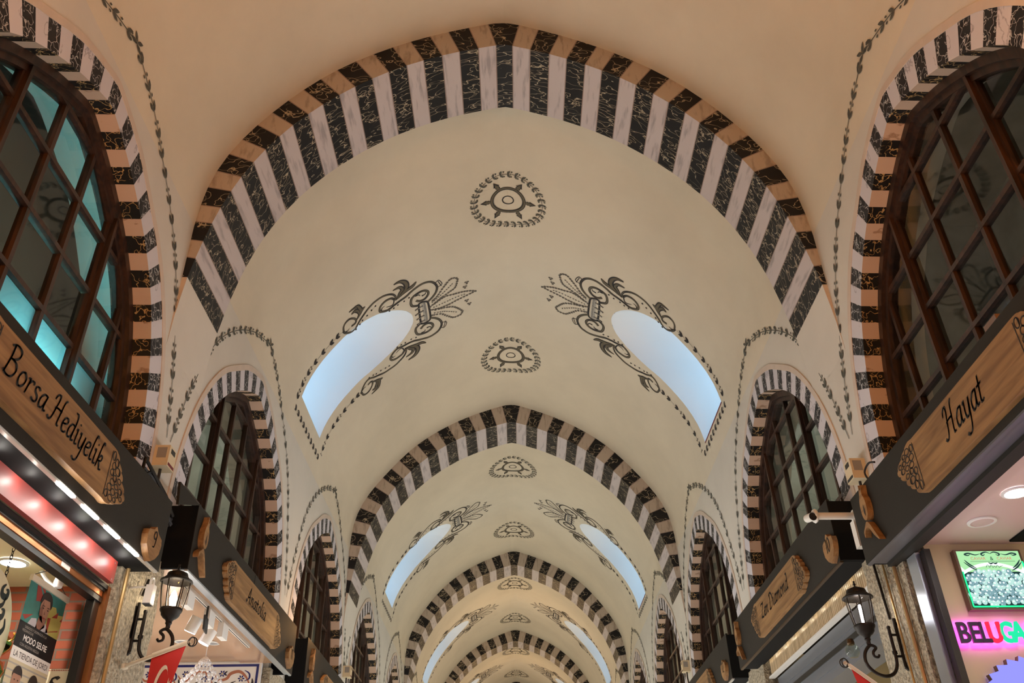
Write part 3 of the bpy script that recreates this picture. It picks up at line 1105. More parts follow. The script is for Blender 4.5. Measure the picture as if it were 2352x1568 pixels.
#@@PART3@@
# ------------------------------------------------------------------ lettering drawn with a broad pen
GL = {
 'B': ([[(.15, 1.8), (.2, 1.), (.1, 0)], [(-.1, 1.6), (.3, 1.85), (.8, 1.75), (.85, 1.35), (.5, 1.), (.25, .95)], [(.25, .97), (.8, .9), (1., .5), (.75, .05), (.3, -.03), (-.05, .12)]], 1.3),
 'o': ([[(.5, .95), (.25, .85), (.1, .45), (.22, .08), (.45, .04), (.7, .3), (.75, .7), (.5, .95), (.4, .96)]], .92),
 'r': ([[(0, .85), (.15, .98), (.2, .8), (.12, 0)], [(.18, .65), (.4, .95), (.6, .95), (.65, .82)]], .76),
 's': ([[(.6, .85), (.4, .98), (.15, .85), (.2, .6), (.5, .42), (.55, .15), (.3, 0), (0, .12)]], .74),
 'a': ([[(.7, .95), (.4, .95), (.12, .6), (.12, .2), (.3, .03), (.55, .25), (.72, .95)], [(.72, .98), (.65, .3), (.72, .05), (.92, .15)]], .98),
 'H': ([[(-.1, 1.3), (0, 1.6), (.25, 1.75), (.35, 1.5), (.25, .8), (.15, .2), (-.05, -.05), (-.3, .1)], [(1.15, 1.85), (.95, 1.6), (.88, .8), (.85, .1), (1.05, .03)], [(.15, .85), (.5, .95), (.95, .95)]], 1.28),
 'e': ([[(.15, .5), (.5, .6), (.65, .8), (.5, .97), (.25, .88), (.1, .5), (.2, .1), (.45, .02), (.7, .2)]], .78),
 'd': ([[(.65, .95), (.35, .95), (.12, .6), (.12, .2), (.3, .03), (.6, .3), (.7, 1.)], [(.35, 1.75), (.6, 1.75), (.72, 1.3), (.65, .2), (.75, .03), (.95, .15)]], .98),
 'i': ([[(0, .85), (.15, .98), (.15, .2), (.25, .03), (.45, .15)], [(.18, 1.33), (.3, 1.42)]], .5),
 'y': ([[(0, .85), (.15, .98), (.15, .3), (.3, .05), (.55, .2), (.7, .95)], [(.72, .98), (.65, .2), (.5, -.6), (.2, -.85), (-.1, -.7)]], .88),
 'l': ([[(.5, 1.7), (.35, 1.85), (.22, 1.5), (.12, .3), (.2, .03), (.45, .15)]], .5),
 'k': ([[(.5, 1.7), (.35, 1.85), (.22, 1.5), (.1, 0)], [(.18, .6), (.45, .95), (.65, .8), (.5, .55), (.2, .5)], [(.3, .5), (.5, .25), (.6, 0), (.85, .1)]], .9),
 'A': ([[(-.2, .25), (-.05, 0), (.15, .2), (.45, 1.2), (.7, 1.85)], [(.7, 1.85), (.75, 1.), (.8, .15), (1., .03)], [(.2, .6), (.5, .68), (.85, .68)]], 1.15),
 'n': ([[(0, .85), (.15, .98), (.15, .6), (.1, 0)], [(.15, .6), (.4, .93), (.58, .93), (.6, .5), (.58, .15), (.68, .03), (.86, .15)]], .93),
 't': ([[(.22, 1.45), (.18, .8), (.12, .2), (.22, .03), (.45, .15)], [(-.05, .95), (.45, 1.)]], .56),
 'Z': ([[(0, 1.6), (.3, 1.75), (.8, 1.7), (1., 1.75), (.6, 1.), (.1, .1)], [(.1, .1), (.4, .2), (.8, .05), (1.05, .15)]], 1.2),
 'D': ([[(.25, 1.75), (.25, 1.), (.15, .05)], [(-.1, 1.6), (.4, 1.85), (.95, 1.5), (1.1, .9), (.8, .2), (.3, 0), (-.05, .1)]], 1.3),
 'm': ([[(0, .85), (.15, .98), (.15, .6), (.1, 0)], [(.15, .6), (.38, .93), (.52, .93), (.54, .5), (.5, 0)], [(.54, .6), (.78, .93), (.92, .93), (.94, .5), (.92, .15), (1.02, .03), (1.2, .15)]], 1.26),
 '9': ([[(.75, 1.5), (.5, 1.75), (.15, 1.5), (.15, 1.05), (.45, .9), (.75, 1.2), (.78, 1.5), (.72, .6), (.55, .1), (.2, .05)]], 1.0),
 '1': ([[(.05, 1.45), (.35, 1.75), (.32, .9), (.28, .02)]], .62),
 '0': ([[(.45, 1.75), (.15, 1.4), (.1, .6), (.35, .03), (.7, .4), (.78, 1.2), (.45, 1.75)]], 1.0),
 '2': ([[(.1, 1.45), (.4, 1.75), (.75, 1.45), (.6, .9), (.1, .08)], [(.1, .08), (.45, .12), (.85, .05)]], 1.0),
 ' ': ([], .55)}
GL['H2'] = GL['H']


def text_width(t): return sum(GL[c][1] for c in t)


def pen_text(g, t, f, h, mi=0, slant=.16, nib=.2, squeeze=1.):
    """black letters; h = x-height, centred on (0, 0); f maps (along, up)"""
    wtot = text_width(t) * h * squeeze
    x = -wtot / 2
    nx, ny = nib * h * math.cos(.7) / 2, nib * h * math.sin(.7) / 2
    tx, ty = .05 * h, -.05 * h
    for c in t:
        for st in GL[c][0]:
            p = catmull(st, 6)
            P = [(x + (a + slant * b) * h * squeeze, (b - .45) * h) for a, b in p]
            for a, b in zip(P, P[1:]):
                g.quad(f(a[0] - nx, a[1] - ny), f(a[0] + nx, a[1] + ny), f(b[0] + nx, b[1] + ny), f(b[0] - nx, b[1] - ny), mi)
                g.quad(f(a[0] - tx, a[1] - ty), f(a[0] + tx, a[1] + ty), f(b[0] + tx, b[1] + ty), f(b[0] - tx, b[1] - ty), mi)
        x += GL[c][1] * h * squeeze


# ------------------------------------------------------------------ shop fascias, signs, number plaques, tulips
FX = 1.95
def wall2d(sd, yc, zc, x):
    """map (along, up) as read by a viewer in the corridor to a plane parallel to the wall"""
    k = 1 if sd < 0 else -1
    return lambda a, b: (sd * x, yc + k * a, zc + b)


def fret_outline():
    A = [(0, 1.03), (.055, 1.0), (.09, .86), (.145, .72), (.17, .56), (.225, .40), (.235, .24), (.165, .12), (.10, .02), (.04, -.05), (0, -.03)]
    out = []
    for a, b in zip(A, A[1:]):
        mx, my = (a[0] + b[0]) / 2, (a[1] + b[1]) / 2
        dx, dy = b[0] - a[0], b[1] - a[1]
        bul = .32
        out += [a, (a[0] + dx * .2 - dy * .16 * bul + .008, a[1] + dy * .2 + dx * .2 * bul), (mx - dy * .20 * bul + .012, my + dx * bul * .3), (a[0] + dx * .8 - dy * .16 * bul + .008, a[1] + dy * .8 + dx * .2 * bul)]
    out.append(A[-1])
    return out


FRET = [(.030, .88, .018, .09), (.075, .80, .022, .08), (.05, .70, .020, .07), (.105, .66, .030, .075), (.045, .56, .022, .06), (.09, .50, .022, .06), (.145, .52, .022, .05), (.07, .40, .026, .06), (.125, .38, .022, .05), (.18, .36, .024, .055), (.05, .27, .026, .065), (.10, .24, .024, .06), (.15, .25, .020, .05), (.20, .24, .018, .045), (.03, .12, .02, .07), (.085, .10, .026, .06), (.135, .13, .018, .045)]


def sign(sd, yc, zc, length, hgt, txt, xh, label, tail_len=.19, shift=0., sq=1., nib=.22):
    e = empty('wooden_sign', (sd * 1.93, yc, zc), label, 'sign')
    f = lambda x: wall2d(sd, yc, zc, x)
    fr = fret_outline()
    hl = length / 2
    ks = tail_len / .235
    out = [(hl + u * ks, (v - .5) * hgt) for u, v in fr]
    out += [(-hl - u * ks, -(v - .5) * hgt) for u, v in fr]
    g = Geo()
    ff = f(1.917)
    g.prism([ff(a, b) for a, b in out], (sd * .0325, 0, 0), 0, 1)
    mk('panel', g, ['oak', 'oake'], e)
    g = Geo()
    f2 = f(1.9155)
    pen_text(g, txt, lambda a, b: f2(a + shift, b), xh, nib=nib, squeeze=sq)
    mk('lettering', g, 'ink', e)
    for s2 in (1, -1):
        g = Geo()
        mpf = lambda u, v: f2(s2 * (hl + u * ks), s2 * (v - .5) * hgt)
        asp = hgt / ks
        for cu, cv, ru, rv in FRET:
            n = 14
            for wv in (0,):
                pts = [(cu + ru * math.cos(2 * PI * i / n), cv + rv * math.sin(2 * PI * i / n) * 1) for i in range(n + 1)]
                for a, b in zip(pts, pts[1:]):
                    dx, dy = (b[0] - a[0]), (b[1] - a[1]) * asp
                    l = math.hypot(dx, dy) or 1
                    px, py = -dy / l * .0032, dx / l * .0032 / asp
                    g.quad(mpf(a[0] - px, a[1] - py), mpf(a[0] + px, a[1] + py), mpf(b[0] + px, b[1] + py), mpf(b[0] - px, b[1] - py))
            if (int(cu * 1000) % 3) == 0:
                g.flat([mpf(cu + ru * (.15 + .85 * math.cos(2.4 * i / 8 - 1.2)), cv + rv * math.sin(2.4 * i / 8 - 1.2)) for i in range(9)])
        ribbon(g, [(.004, .95), (.004, .04)], .006, mpf)
        mk('fretwork', g, 'ink', e)
    return e


def plaque(sd, yc, zc, txt, label, s=1.):
    e = empty('number_plaque', (sd * 1.94, yc, zc), label, 'number plaque')
    f = wall2d(sd, yc, zc, 1.917)
    P = [(0, .092), (.03, .066), (.088, .05), (.097, .02), (.085, -.03), (.05, -.066), (0, -.095), (-.05, -.066), (-.085, -.03), (-.097, .02), (-.088, .05), (-.03, .066)]
    g = Geo()
    g.prism([f(a * s, b * s) for a, b in P], (sd * .0325, 0, 0))
    mk('shield', g, 'oake', e)
    g = Geo()
    f2 = wall2d(sd, yc, zc, 1.9155)
    pen_text(g, txt, f2, .05 * s, nib=.26, slant=.05)
    mk('numeral', g, 'ink', e)
    return e


def tulip(sd, yc, zc, label):
    e = empty('tulip_ornament', (sd * 1.94, yc, zc), label, 'ornament')
    f = wall2d(sd, yc, zc, 1.915)
    k = 1
    bud = catmull([(.0, .16), (-.012, .11), (-.035, .07), (-.042, .02), (-.03, -.025), (0, -.045), (.03, -.025), (.042, .02), (.036, .07), (.02, .10), (.03, .15), (.012, .12)], 3, True)
    g = Geo()
    hole = [(.006, .05), (.014, 0), (.006, -.025), (-.006, 0)]
    g.prism([f(a, b) for a, b in bud], (sd * .035, 0, 0))
    mk('bud', g, 'oake', e)
    g = Geo()
    f2 = wall2d(sd, yc, zc, 1.9135)
    g.flat([f2(a, b) for a, b in hole])
    mk('slot', g, 'ink', e)
    g = Geo()
    st = catmull([(-.01, -.05), (-.04, -.065), (-.075, -.09), (-.07, -.12), (-.05, -.085), (-.01, -.082), (.02, -.11), (.05, -.15), (.10, -.19), (.055, -.12), (.02, -.07)], 3, True)
    g.prism([f(a * k, b) for a, b in st], (sd * .035, 0, 0))
    mk('leafy_stem', g, 'oake', e)
    return e


def fascia(sd, y0, y1, z0, z1, label, led=None, strip='ledstrip', endcap=True, woodtop=False, soff='fasciab', sw=.176):
    e = empty('shop_fascia', (sd * W, (y0 + y1) / 2, z0), label, 'fascia board')
    g = Geo()
    g.box(sd * FX, sd * (FX + .02), y0, y1, z0, z1)
    g.box(sd * (FX + .02), sd * (W - .003), y0 + .02, y1 - .01, z1 - .03, z1 - .01)
    mk('front_board', g, 'fascia', e)
    g = Geo()
    g.box(sd * (FX + .021), sd * (FX + sw), y0 + .02, y1 - .02, z0, z0 + .015)
    mk('soffit', g, soff, e)
    for y in (y0, y1 - .02):
        g = Geo()
        g.box(sd * (FX + .003), sd * (W - .003), y - .002, y + .022, z0 + .002, z1 - .012)
        mk('end_board', g, 'fasciab', e)
    g = Geo()
    g.box(sd * (FX + .002), sd * (FX + .022), y0 + .01, y1 - .01, z0 - .010, z0 + .001)
    mk('light_strip_channel', g, strip, e)
    if led:
        for a, b in led:
            g = Geo()
            g.box(sd * (FX - .004), sd * (FX + .014), a, b, z0 - .017, z0 - .009)
            mk('lit_segment', g, 'led', e)
    if woodtop:
        g = Geo()
        g.box(sd * (FX - .004), sd * (FX), y0, y1, z1 - .10, z1)
        mk('wood_edge', g, 'oake', e)
    return e


LW = 'left'
f0_ = fascia(-1, 1.90, 4.665, 1.567, 1.965, 'dark grey shop fascia over the red panelled shop on the left, nearest the camera',
       [(4.225 - .25 * i, 4.375 - .25 * i) for i in range(4)])
f1_ = fascia(-1, 5.065, 7.825, 1.72, 2.125, 'dark grey shop fascia above the blue bordered tile panel, second on the left', None, 'alu', soff='alu', sw=.06)
f2_ = fascia(-1, 8.30, 11.0, 1.72, 2.16, 'dark grey shop fascia beyond the black end board, third on the left', None, 'ledstrip', True, False)
f3_ = fascia(1, 1.88, 4.63, 1.567, 1.955, 'dark grey shop fascia with a purple glow beneath, nearest on the right', None, 'greyd', soff='greyd')
f4_ = fascia(1, 4.995, 7.84, 1.72, 2.115, 'dark grey shop fascia above the ribbed wood panel, second on the right', None, 'brassy')
f5_ = fascia(1, 8.18, 10.95, 1.72, 2.12, 'dark grey shop fascia at the lower edge of the picture, third on the right', None, 'ledstrip')
# grey gusset left standing above the end of the second left fascia
g = Geo()
g.prism([(-FX, 4.72, 2.118), (-FX, 4.75, 1.99), (-FX, 5.07, 2.118)], (-.015, 0, 0))
mk('gusset', g, 'fascia', f1_)
g = Geo()
g.box(-FX + .0015, -FX, 6.40, 6.404, 1.725, 2.12)
mk('board_seam', g, 'fasciab', f1_)

sign(-1, 3.27, 1.752, 1.04, .245, 'Borsa Hediyelik', .072, 'long oak sign with two carved words above the red lit panel, nearest on the left', .21)
sign(1, 3.16, 1.735, 1.02, .25, 'Hayat', .078, 'oak sign with one short carved word above the purple lit soffit, nearest on the right', .22)
sign(-1, 6.43, 1.885, 1.16, .25, 'Anatolia', .062, 'oak sign with one carved word above the track lights, second on the left', .19, 0, 1.3, .34)
sign(1, 6.33, 1.885, 1.10, .25, 'Zen Diamond', .060, 'oak sign with two carved words above the ribbed wood panel, second on the right', .20, -.04, 1.3, .32)
sign(-1, 9.75, 1.87, 1.16, .25, '', .066, 'oak sign cut off by the bottom edge, third along the left wall', .19)
sign(1, 9.65, 1.87, 1.10, .25, '', .066, 'oak sign cut off by the bottom edge, third along the right wall', .20)
plaque(-1, 4.455, 1.648, '9', 'wooden number plaque with a 9 at the end of the nearest left fascia')
plaque(-1, 7.62, 1.82, '11', 'wooden number plaque with an 11 on the second left fascia')
plaque(1, 5.055, 1.815, '10', 'wooden number plaque with a 10 beside the white camera on the right')
plaque(1, 8.36, 1.83, '12', 'wooden number plaque with a 12 on the third right fascia')
tulip(-1, 5.18, 1.925, 'carved wooden tulip on the second left fascia above the wall lantern')
tulip(1, 4.40, 1.785, 'carved wooden tulip at the far end of the nearest right fascia')
tulip(-1, 8.47, 1.94, 'small carved wooden tulip on the third left fascia')
tulip(1, 7.67, 1.93, 'small carved wooden tulip at the far end of the second right fascia')

#@@PART4@@
# ------------------------------------------------------------------ piers between the shops
for sd in (-1, 1):
    side = 'left' if sd < 0 else 'right'
    for j in (0, 1):
        y = YC[sd] + PITCH * (j + .5)
        g = Geo()
        ny, nz = 10, 44
        rnd = random.Random(3 + j + sd)
        y0, y1 = y - .275, y + .275
        xo = [[sd * (W - .02 - .010 * rnd.random()) for _ in range(nz + 1)] for _ in range(ny + 1)]
        def pt(i, k): return (xo[i][k], y0 + (y1 - y0) * i / ny, -1.2 + 2.96 * k / nz)
        for i in range(ny):
            for k in range(nz):
                g.quad(pt(i, k), pt(i + 1, k), pt(i + 1, k + 1), pt(i, k + 1))
        for i in (0, ny):
            for k in range(nz):
                a, b = pt(i, k), pt(i, k + 1)
                g.quad(a, b, (sd * 2.5, b[1], b[2]), (sd * 2.5, a[1], a[2]))
        g.quad(pt(0, nz), pt(ny, nz), (sd * 2.5, y1, 1.76), (sd * 2.5, y0, 1.76))
        o = mk('wall_%s_pier' % side, g, 'stone', smooth=True, label='rough stone pier on the %s, %s' % (side, 'nearest' if j == 0 else 'second'), cat='pier', kind='structure')
        if j: o.name = 'wall_%s_pier_far' % side


def lantern(sd, y, zt, label, bulb, scale=1.):
    """zt = top of the roof finial; bracket plate on the pier, scrolled arm, glass body"""
    e = empty('wall_lantern', (sd * 2.11, y, zt - .36), label, 'wall lantern')
    ax = 1.92                      # axis of the lamp body
    X = lambda v: sd * v
    zb = zt - .335
    c = (X(ax), y, 0)
    # roof
    g = Geo()
    g.lathe((X(ax), y, zt), [(.0, .03), (.006, .028), (.004, .018), (.009, .010), (.004, 0), (.014, -.006), (.03, -.012), (.052, -.022), (.056, -.034), (.056, -.044), (.062, -.05), (.084, -.062), (.088, -.070), (.080, -.074), (.05, -.062), (0, -.06)], 24)
    mk('roof', g, 'iron', e, smooth=True)
    g = Geo()
    for i in range(28):
        th = 2 * PI * i / 28
        g.lathe((X(ax) + .060 * math.cos(th), y + .060 * math.sin(th), zt - .047), [(0, .004), (.004, 0), (0, -.004)], 6)
    mk('bead_rim', g, 'brassy', e)
    prof = [(.070, zt - .070), (.068, zt - .11), (.060, zt - .17), (.050, zt - .225)]
    g = Geo()
    g.lathe((X(ax), y, 0), prof, 24)
    g.f = g.f[:-2]; g.m = g.m[:-2]
    mk('glass_shade', g, 'lglass', e, smooth=True)
    for k in range(6):
        th = 2 * PI * k / 6 + .3
        g = Geo()
        g.tube([(X(ax) + (r + .003) * math.cos(th), y + (r + .003) * math.sin(th), z) for r, z in prof], .0035, 6)
        mk('rib', g, 'iron', e, smooth=True)
    g = Geo()
    g.lathe((X(ax), y, zt - .225), [(.0, .008), (.058, .006), (.060, 0), (.056, -.012), (.05, -.02), (.048, -.032), (.036, -.046), (.022, -.054), (.016, -.066), (.018, -.074), (.012, -.084), (.012, -.10)], 20)
    mk('base_cup', g, 'iron', e, smooth=True)
    g = Geo()
    if bulb == 'bulb':
        g.lathe((X(ax), y, zt - .222), [(0, 0), (.010, .002), (.013, .02), (.018, .04), (.020, .06), (.014, .085), (.006, .10), (0, .104)], 14)
    else:
        g.lathe((X(ax), y, zt - .222), [(0, 0), (.009, .002), (.009, .03), (.009, .10), (.006, .115), (0, .118)], 12)
    mk('bulb', g, bulb, e, smooth=True)
    # scrolled arm in the plane across the corridor
    z0 = zt - .325
    arm = [(1.92, z0), (1.915, z0 - .012), (1.90, z0 - .02)]
    loop = catmull([(1.965, z0 - .055), (1.955, z0 - .068), (1.935, z0 - .062), (1.935, z0 - .04), (1.955, z0 - .018), (1.93, z0 - .004), (1.905, z0 - .02), (1.885, z0 - .05), (1.88, z0 - .09), (1.895, z0 - .125), (1.93, z0 - .155), (1.975, z0 - .168), (2.02, z0 - .155), (2.048, z0 - .115), (2.055, z0 - .06), (2.055, z0 + .02), (2.055, z0 + .085)], 5)
    n = len(loop)
    g = Geo()
    g.tube([(X(a), y, b) for a, b in loop], [.0065 + .003 * min(1, i / (n * .4)) for i in range(n)], 8)
    g.lathe((X(2.055), y, z0 - .045), [(0, .010), (.014, .008), (.014, -.008), (0, -.010)], 12)
    g.lathe((X(2.055), y, z0 + .09), [(0, .012), (.009, .008), (.011, 0), (.009, -.008)], 12)
    mk('scroll_arm', g, 'iron', e, smooth=True)
    g = Geo()
    g.tube([(X(2.096), y, z0 - .12), (X(2.096), y, z0 + .14)], .009, 8)
    g.box(X(2.105), X(2.115), y - .016, y + .016, z0 - .10, z0 + .12)
    for zz in (z0 - .065, z0 + .05):
        g.tube([(X(2.055), y, zz), (X(2.10), y, zz)], .007, 8)
    g.tube([(X(2.096), y, z0 - .12), (X(2.11), y + .0, z0 - .135)], .012, 8)
    mk('wall_bracket', g, 'iron', e, smooth=True)
    return e


lantern(-1, 4.86, 1.645, 'black wall lantern with a glowing bulb on the left stone pier', 'bulb')
lantern(1, 4.80, 1.50, 'black wall lantern with a thin white tube on the right stone pier', 'bulbw')

# ------------------------------------------------------------------ boxes, cameras, pipes and cables on the piers
def detector(sd, y, z, label, blk='maroon'):
    e = empty('beam_detector', (sd * W, y, z), label, 'detector')
    g = Geo()
    x0, x1 = sd * 2.035, sd * W
    h = .07
    g.prism([(x0, y - .055, z + h - .01), (x0, y + .055, z + h - .01), (x0, y + .055, z - h), (x0, y - .055, z - h)], (sd * .095, 0, 0))
    mk('casing', g, 'detb', e)
    g = Geo()
    g.box(sd * 2.0335, sd * 2.035, y - .03, y + .03, z + .018, z + .048)
    mk('lens_window', g, 'blackp', e)
    g = Geo()
    g.box(sd * 2.0335, sd * 2.035, y - .045, y + .045, z - .062, z - .045)
    mk('red_label' if blk == 'maroon' else 'dark_label', g, blk, e)
    g = Geo()
    g.box(sd * 2.05, sd * 2.105, y - .0565, y - .055, z - .02, z + .045)
    mk('side_plate', g, 'grey', e)
    g = Geo()
    g.tube([(sd * 2.09, y, z - h), (sd * 2.09, y + .0, z - .14), (sd * 2.1, y - .02, z - .26)], .009, 8)
    mk('stem', g, 'cable', e)
    return e


detector(-1, 4.735, 2.275, 'beige plastic detector box on the left wall above the nearest pier')
detector(1, 4.745, 2.195, 'beige plastic detector box on the right wall above the white camera', 'blackp')
detector(-1, 11.10, 2.47, 'far beige detector box on the left wall')
detector(1, 11.05, 2.47, 'far beige detector box on the right wall', 'blackp')

e = empty('bullet_camera', (1.98, 4.72, 1.80), 'white bullet security camera on a tube arm at the right pier', 'security camera')
g = Geo()
g.box(1.965, 2.0, 4.69, 4.75, 1.70, 1.86)
mk('mount_box', g, 'detw', e)
g = Geo()
g.tube([(1.975, 4.70, 1.885), (1.745, 4.70, 1.885)], .021, 14)
mk('arm_tube', g, 'detw', e, smooth=True)
for x in (1.985, 1.745):
    g = Geo()
    g.lathe((x, 4.70, 1.885), [(0, -.012), (.036, -.012), (.042, 0), (.036, .010), (0, .012)], 20, 0, 'x')
    mk('flange', g, 'detw', e, smooth=True)
g = Geo()
g.tube([(1.718, 4.66, 1.868), (1.718, 4.76, 1.893)], .024, 16, caps=False)
mk('camera_barrel', g, 'detw', e, smooth=True)
g = Geo()
g.lathe((1.718, 4.664, 1.869), [(0, 0), (.023, 0), (.023, .002), (0, .002)], 16, 0, 'y')
mk('lens', g, 'blackp', e)

e = empty('white_fitting', (-2.0, 4.70, 1.46), 'small white fitting hanging from a ring at the end of the light strip', 'light fitting')
g = Geo()
g.prism([(-2.0 + .0, 4.68 + a, 1.40 + b) for a, b in ((-.02, 0), (.03, 0), (.03, .10), (-.014, .10))], (.04, 0, 0))
mk('body', g, 'detw', e)
g = Geo()
n = 18
g.tube([(-1.98, 4.688 + .022 * math.cos(2 * PI * i / n), 1.515 + .026 * math.sin(2 * PI * i / n)) for i in range(n + 1)], .007, 8, caps=False)
mk('ring', g, 'detw', e, smooth=True)
g = Geo()
g.box(-2.0, -1.96, 4.66, 4.71, 1.394, 1.40)
mk('dark_base', g, 'blackp', e)
g = Geo()
g.tube([(-1.98, 4.70, 1.49), (-2.04, 4.71, 1.50), (-2.115, 4.72, 1.50)], .006, 8)
mk('bracket', g, 'detw', e)

def one_tube(name, pts, r, mat, label, cat, seg=8):
    g = Geo()
    g.tube(pts, r, seg)
    return mk(name, g, mat, org=pts[0], smooth=True, label=label, cat=cat)

one_tube('conduit_pipe', [(-2.088, 4.612, 1.58), (-2.088, 4.605, .6)], .011, 'pipe', 'thin brass coloured pipe down the near edge of the left pier', 'pipe')
one_tube('conduit_pipe', [(-2.09, 4.90, 1.60), (-2.09, 4.86, 1.50)], .008, 'iron', 'short dark conduit feeding the left wall lantern', 'pipe')
one_tube('conduit_pipe', [(2.088, 4.60, 1.56), (2.088, 4.59, .6)], .012, 'pipe', 'brass coloured pipe down the near edge of the right pier', 'pipe')
one_tube('conduit_pipe', [(2.09, 4.86, 1.66), (2.09, 4.83, 1.32)], .008, 'iron', 'dark conduit feeding the right wall lantern', 'pipe')
one_tube('conduit_pipe', [(2.09, 4.74, 1.66), (2.085, 4.72, .6)], .007, 'pipe', 'thin pipe in the middle of the right pier', 'pipe')
cab = empty('cable_bundle', (-2.05, 4.7, 2.0), 'tangle of dark cables and rods behind the nearest left fascia', 'cables')
rc = random.Random(5)
for i in range(7):
    y0 = 4.38 + rc.random() * .12
    pts = [(-2.06 - .03 * rc.random(), y0 + (4.98 - y0) * t / 6, 2.02 + .10 * math.sin(PI * (t / 6) ** .7) * (1 - t / 9) + rc.uniform(-.022, .022) - .05 * (t / 6)) for t in range(7)]
    g = Geo()
    g.tube(catmull(pts, 4), .006 + .005 * rc.random(), 6)
    mk('cable', g, 'cable', cab, smooth=True)
g = Geo()
g.tube([(-2.05, 4.42, 1.98), (-2.05, 4.43, 2.13), (-2.05, 4.80, 2.06), (-2.05, 4.95, 2.0)], .010, 6)
mk('rod', g, 'iron', cab, smooth=True)
one_tube('cable', catmull([(2.05, 4.42, 1.97), (2.05, 4.52, 2.03), (2.05, 4.56, 2.10), (2.06, 4.50, 2.13), (2.06, 4.42, 2.10)], 5), .006, 'cable', 'loop of dark cable above the nearest right fascia', 'cable')
e = empty('electrical_box', (2.0, 2.86, 1.97), 'small rusty box with an orange cable on the nearest right fascia', 'junction box')
g = Geo()
g.box(1.97, 2.05, 2.80, 2.90, 1.957, 2.0)
mk('box', g, 'frameb', e)
g = Geo()
g.tube(catmull([(1.975, 2.90, 1.965), (1.97, 3.0, 1.955), (1.975, 3.15, 1.962), (1.98, 3.4, 1.96), (1.985, 3.8, 1.962), (2.0, 4.2, 1.96)], 5), .006, 6)
mk('orange_cable', g, 'copper', e, smooth=True)

# ------------------------------------------------------------------ flags on slanting poles
def flag(sd, base, tip, label, crescent=True):
    e = empty('flag', base, label, 'flag')
    b, t = Vector(base), Vector(tip)
    g = Geo()
    g.tube([b, t], .010, 8)
    g.lathe(tuple(b), [(0, .02), (.018, .012), (.018, -.012), (0, -.02)], 10)
    mk('pole', g, 'pole', e, smooth=True)
    g = Geo()
    dr = (t - b).normalized()
    n = 14
    for k in range(2):
        g.tube([tuple(t + dr * .0 + Vector((.022 * math.cos(2 * PI * i / n) * (1 if k else .6), .008 * k, .022 * math.sin(2 * PI * i / n)))) for i in range(n + 1)], .003, 6, caps=False)
    mk('finial', g, 'darkmetal', e, smooth=True)
    # cloth hanging below the outer half of the pole
    g = Geo()
    nu, nv = 16, 14
    a0, a1 = b + (t - b) * .42, b + (t - b) * .93
    wob = lambda u, v: .018 * v * math.sin(6 * u + 3 * v) + .02 * v * math.sin(3 * u)
    P = lambda u, v: tuple(a0 + (a1 - a0) * u + Vector((.10 * sd * 0 + (a0.x - a1.x) * .45 * v * u, wob(u, v), -.46 * v)))
    grid = [[P(i / nu, k / nv) for k in range(nv + 1)] for i in range(nu + 1)]
    for i in range(nu):
        for k in range(nv):
            g.quad(grid[i][k], grid[i + 1][k], grid[i + 1][k + 1], grid[i][k + 1])
    cl = mk('red_cloth', g, 'flag', e, smooth=True)
    g = Geo()
    for s2 in (-.003, .003):
        off = lambda p: (p[0], p[1] + s2, p[2])
        oc = [(.50 + .26 * math.cos(2 * PI * i / 30), .42 + .26 * math.sin(2 * PI * i / 30)) for i in range(30)]
        ins = [(.57 + .21 * math.cos(2 * PI * i / 30), .42 + .21 * math.sin(2 * PI * i / 30)) for i in range(30)]
        for i in range(30):
            j = (i + 1) % 30
            fl = lambda q: off(P(min(1, q[0]), q[1]))
            if not (math.hypot(oc[i][0] - .57, oc[i][1] - .42) < .21):
                g.quad(fl(oc[i]), fl(oc[j]), fl(ins[j]), fl(ins[i]))
        st = [(.86 + (.10 if i % 2 == 0 else .04) * math.cos(2 * PI * i / 10 + PI), .42 + (.10 if i % 2 == 0 else .04) * math.sin(2 * PI * i / 10 + PI)) for i in range(10)]
        g.flat([off(P(min(1, a), bb)) for a, bb in st])
    mk('crescent_and_star', g, 'flagw', cl)
    g = Geo()
    for a, bb in zip(grid, grid[1:]):
        g.quad(tuple(Vector(a[0]) + Vector((0, -.006, .014))), tuple(Vector(bb[0]) + Vector((0, -.006, .014))), tuple(Vector(bb[0]) + Vector((0, -.006, -.012))), tuple(Vector(a[0]) + Vector((0, -.006, -.012))))
    mk('white_hem', g, 'flagw', e)
    return e


flag(-1, (-2.08, 4.80, 1.11), (-1.62, 4.42, 1.135), 'red flag with a white crescent on a slanting pole at the left pier')
flag(1, (2.08, 4.75, .80), (1.61, 4.40, .99), 'red flag on a white pole below the right wall lantern')

#@@PART5@@
# ------------------------------------------------------------------ shop interiors
def room(sd, j, zc, ceil_mat, back_mat, zback=3.45, y_far=None, far_mat=None, far_x=None, nm='', lab=''):
    yc = YC[sd] + PITCH * j
    ya, yb = yc - 1.32, yc + 1.32
    side = 'left' if sd < 0 else 'right'
    g = Geo()
    g.box(sd * (W + .02), sd * zback, ya, yb, zc, zc + .03)
    mk('ceiling_%s_shop' % side, g, ceil_mat, label='ceiling inside the %s' % lab, cat='ceiling', kind='structure')
    g = Geo()
    g.box(sd * zback, sd * (zback + .05), ya, yb, -HC, zc + .03)
    g.box(sd * (W + .4), sd * zback, ya - .03, ya, -HC, zc + .03)
    mk('wall_%s_shop_back' % side, g, back_mat, label='inner walls of the %s' % lab, cat='wall', kind='structure')
    g = Geo()
    g.box(sd * (W + .04), sd * zback, y_far, y_far + .04, -HC, zc)
    mk('wall_%s_shop' % side, g, far_mat, label='side wall inside the %s' % lab, cat='wall', kind='structure')


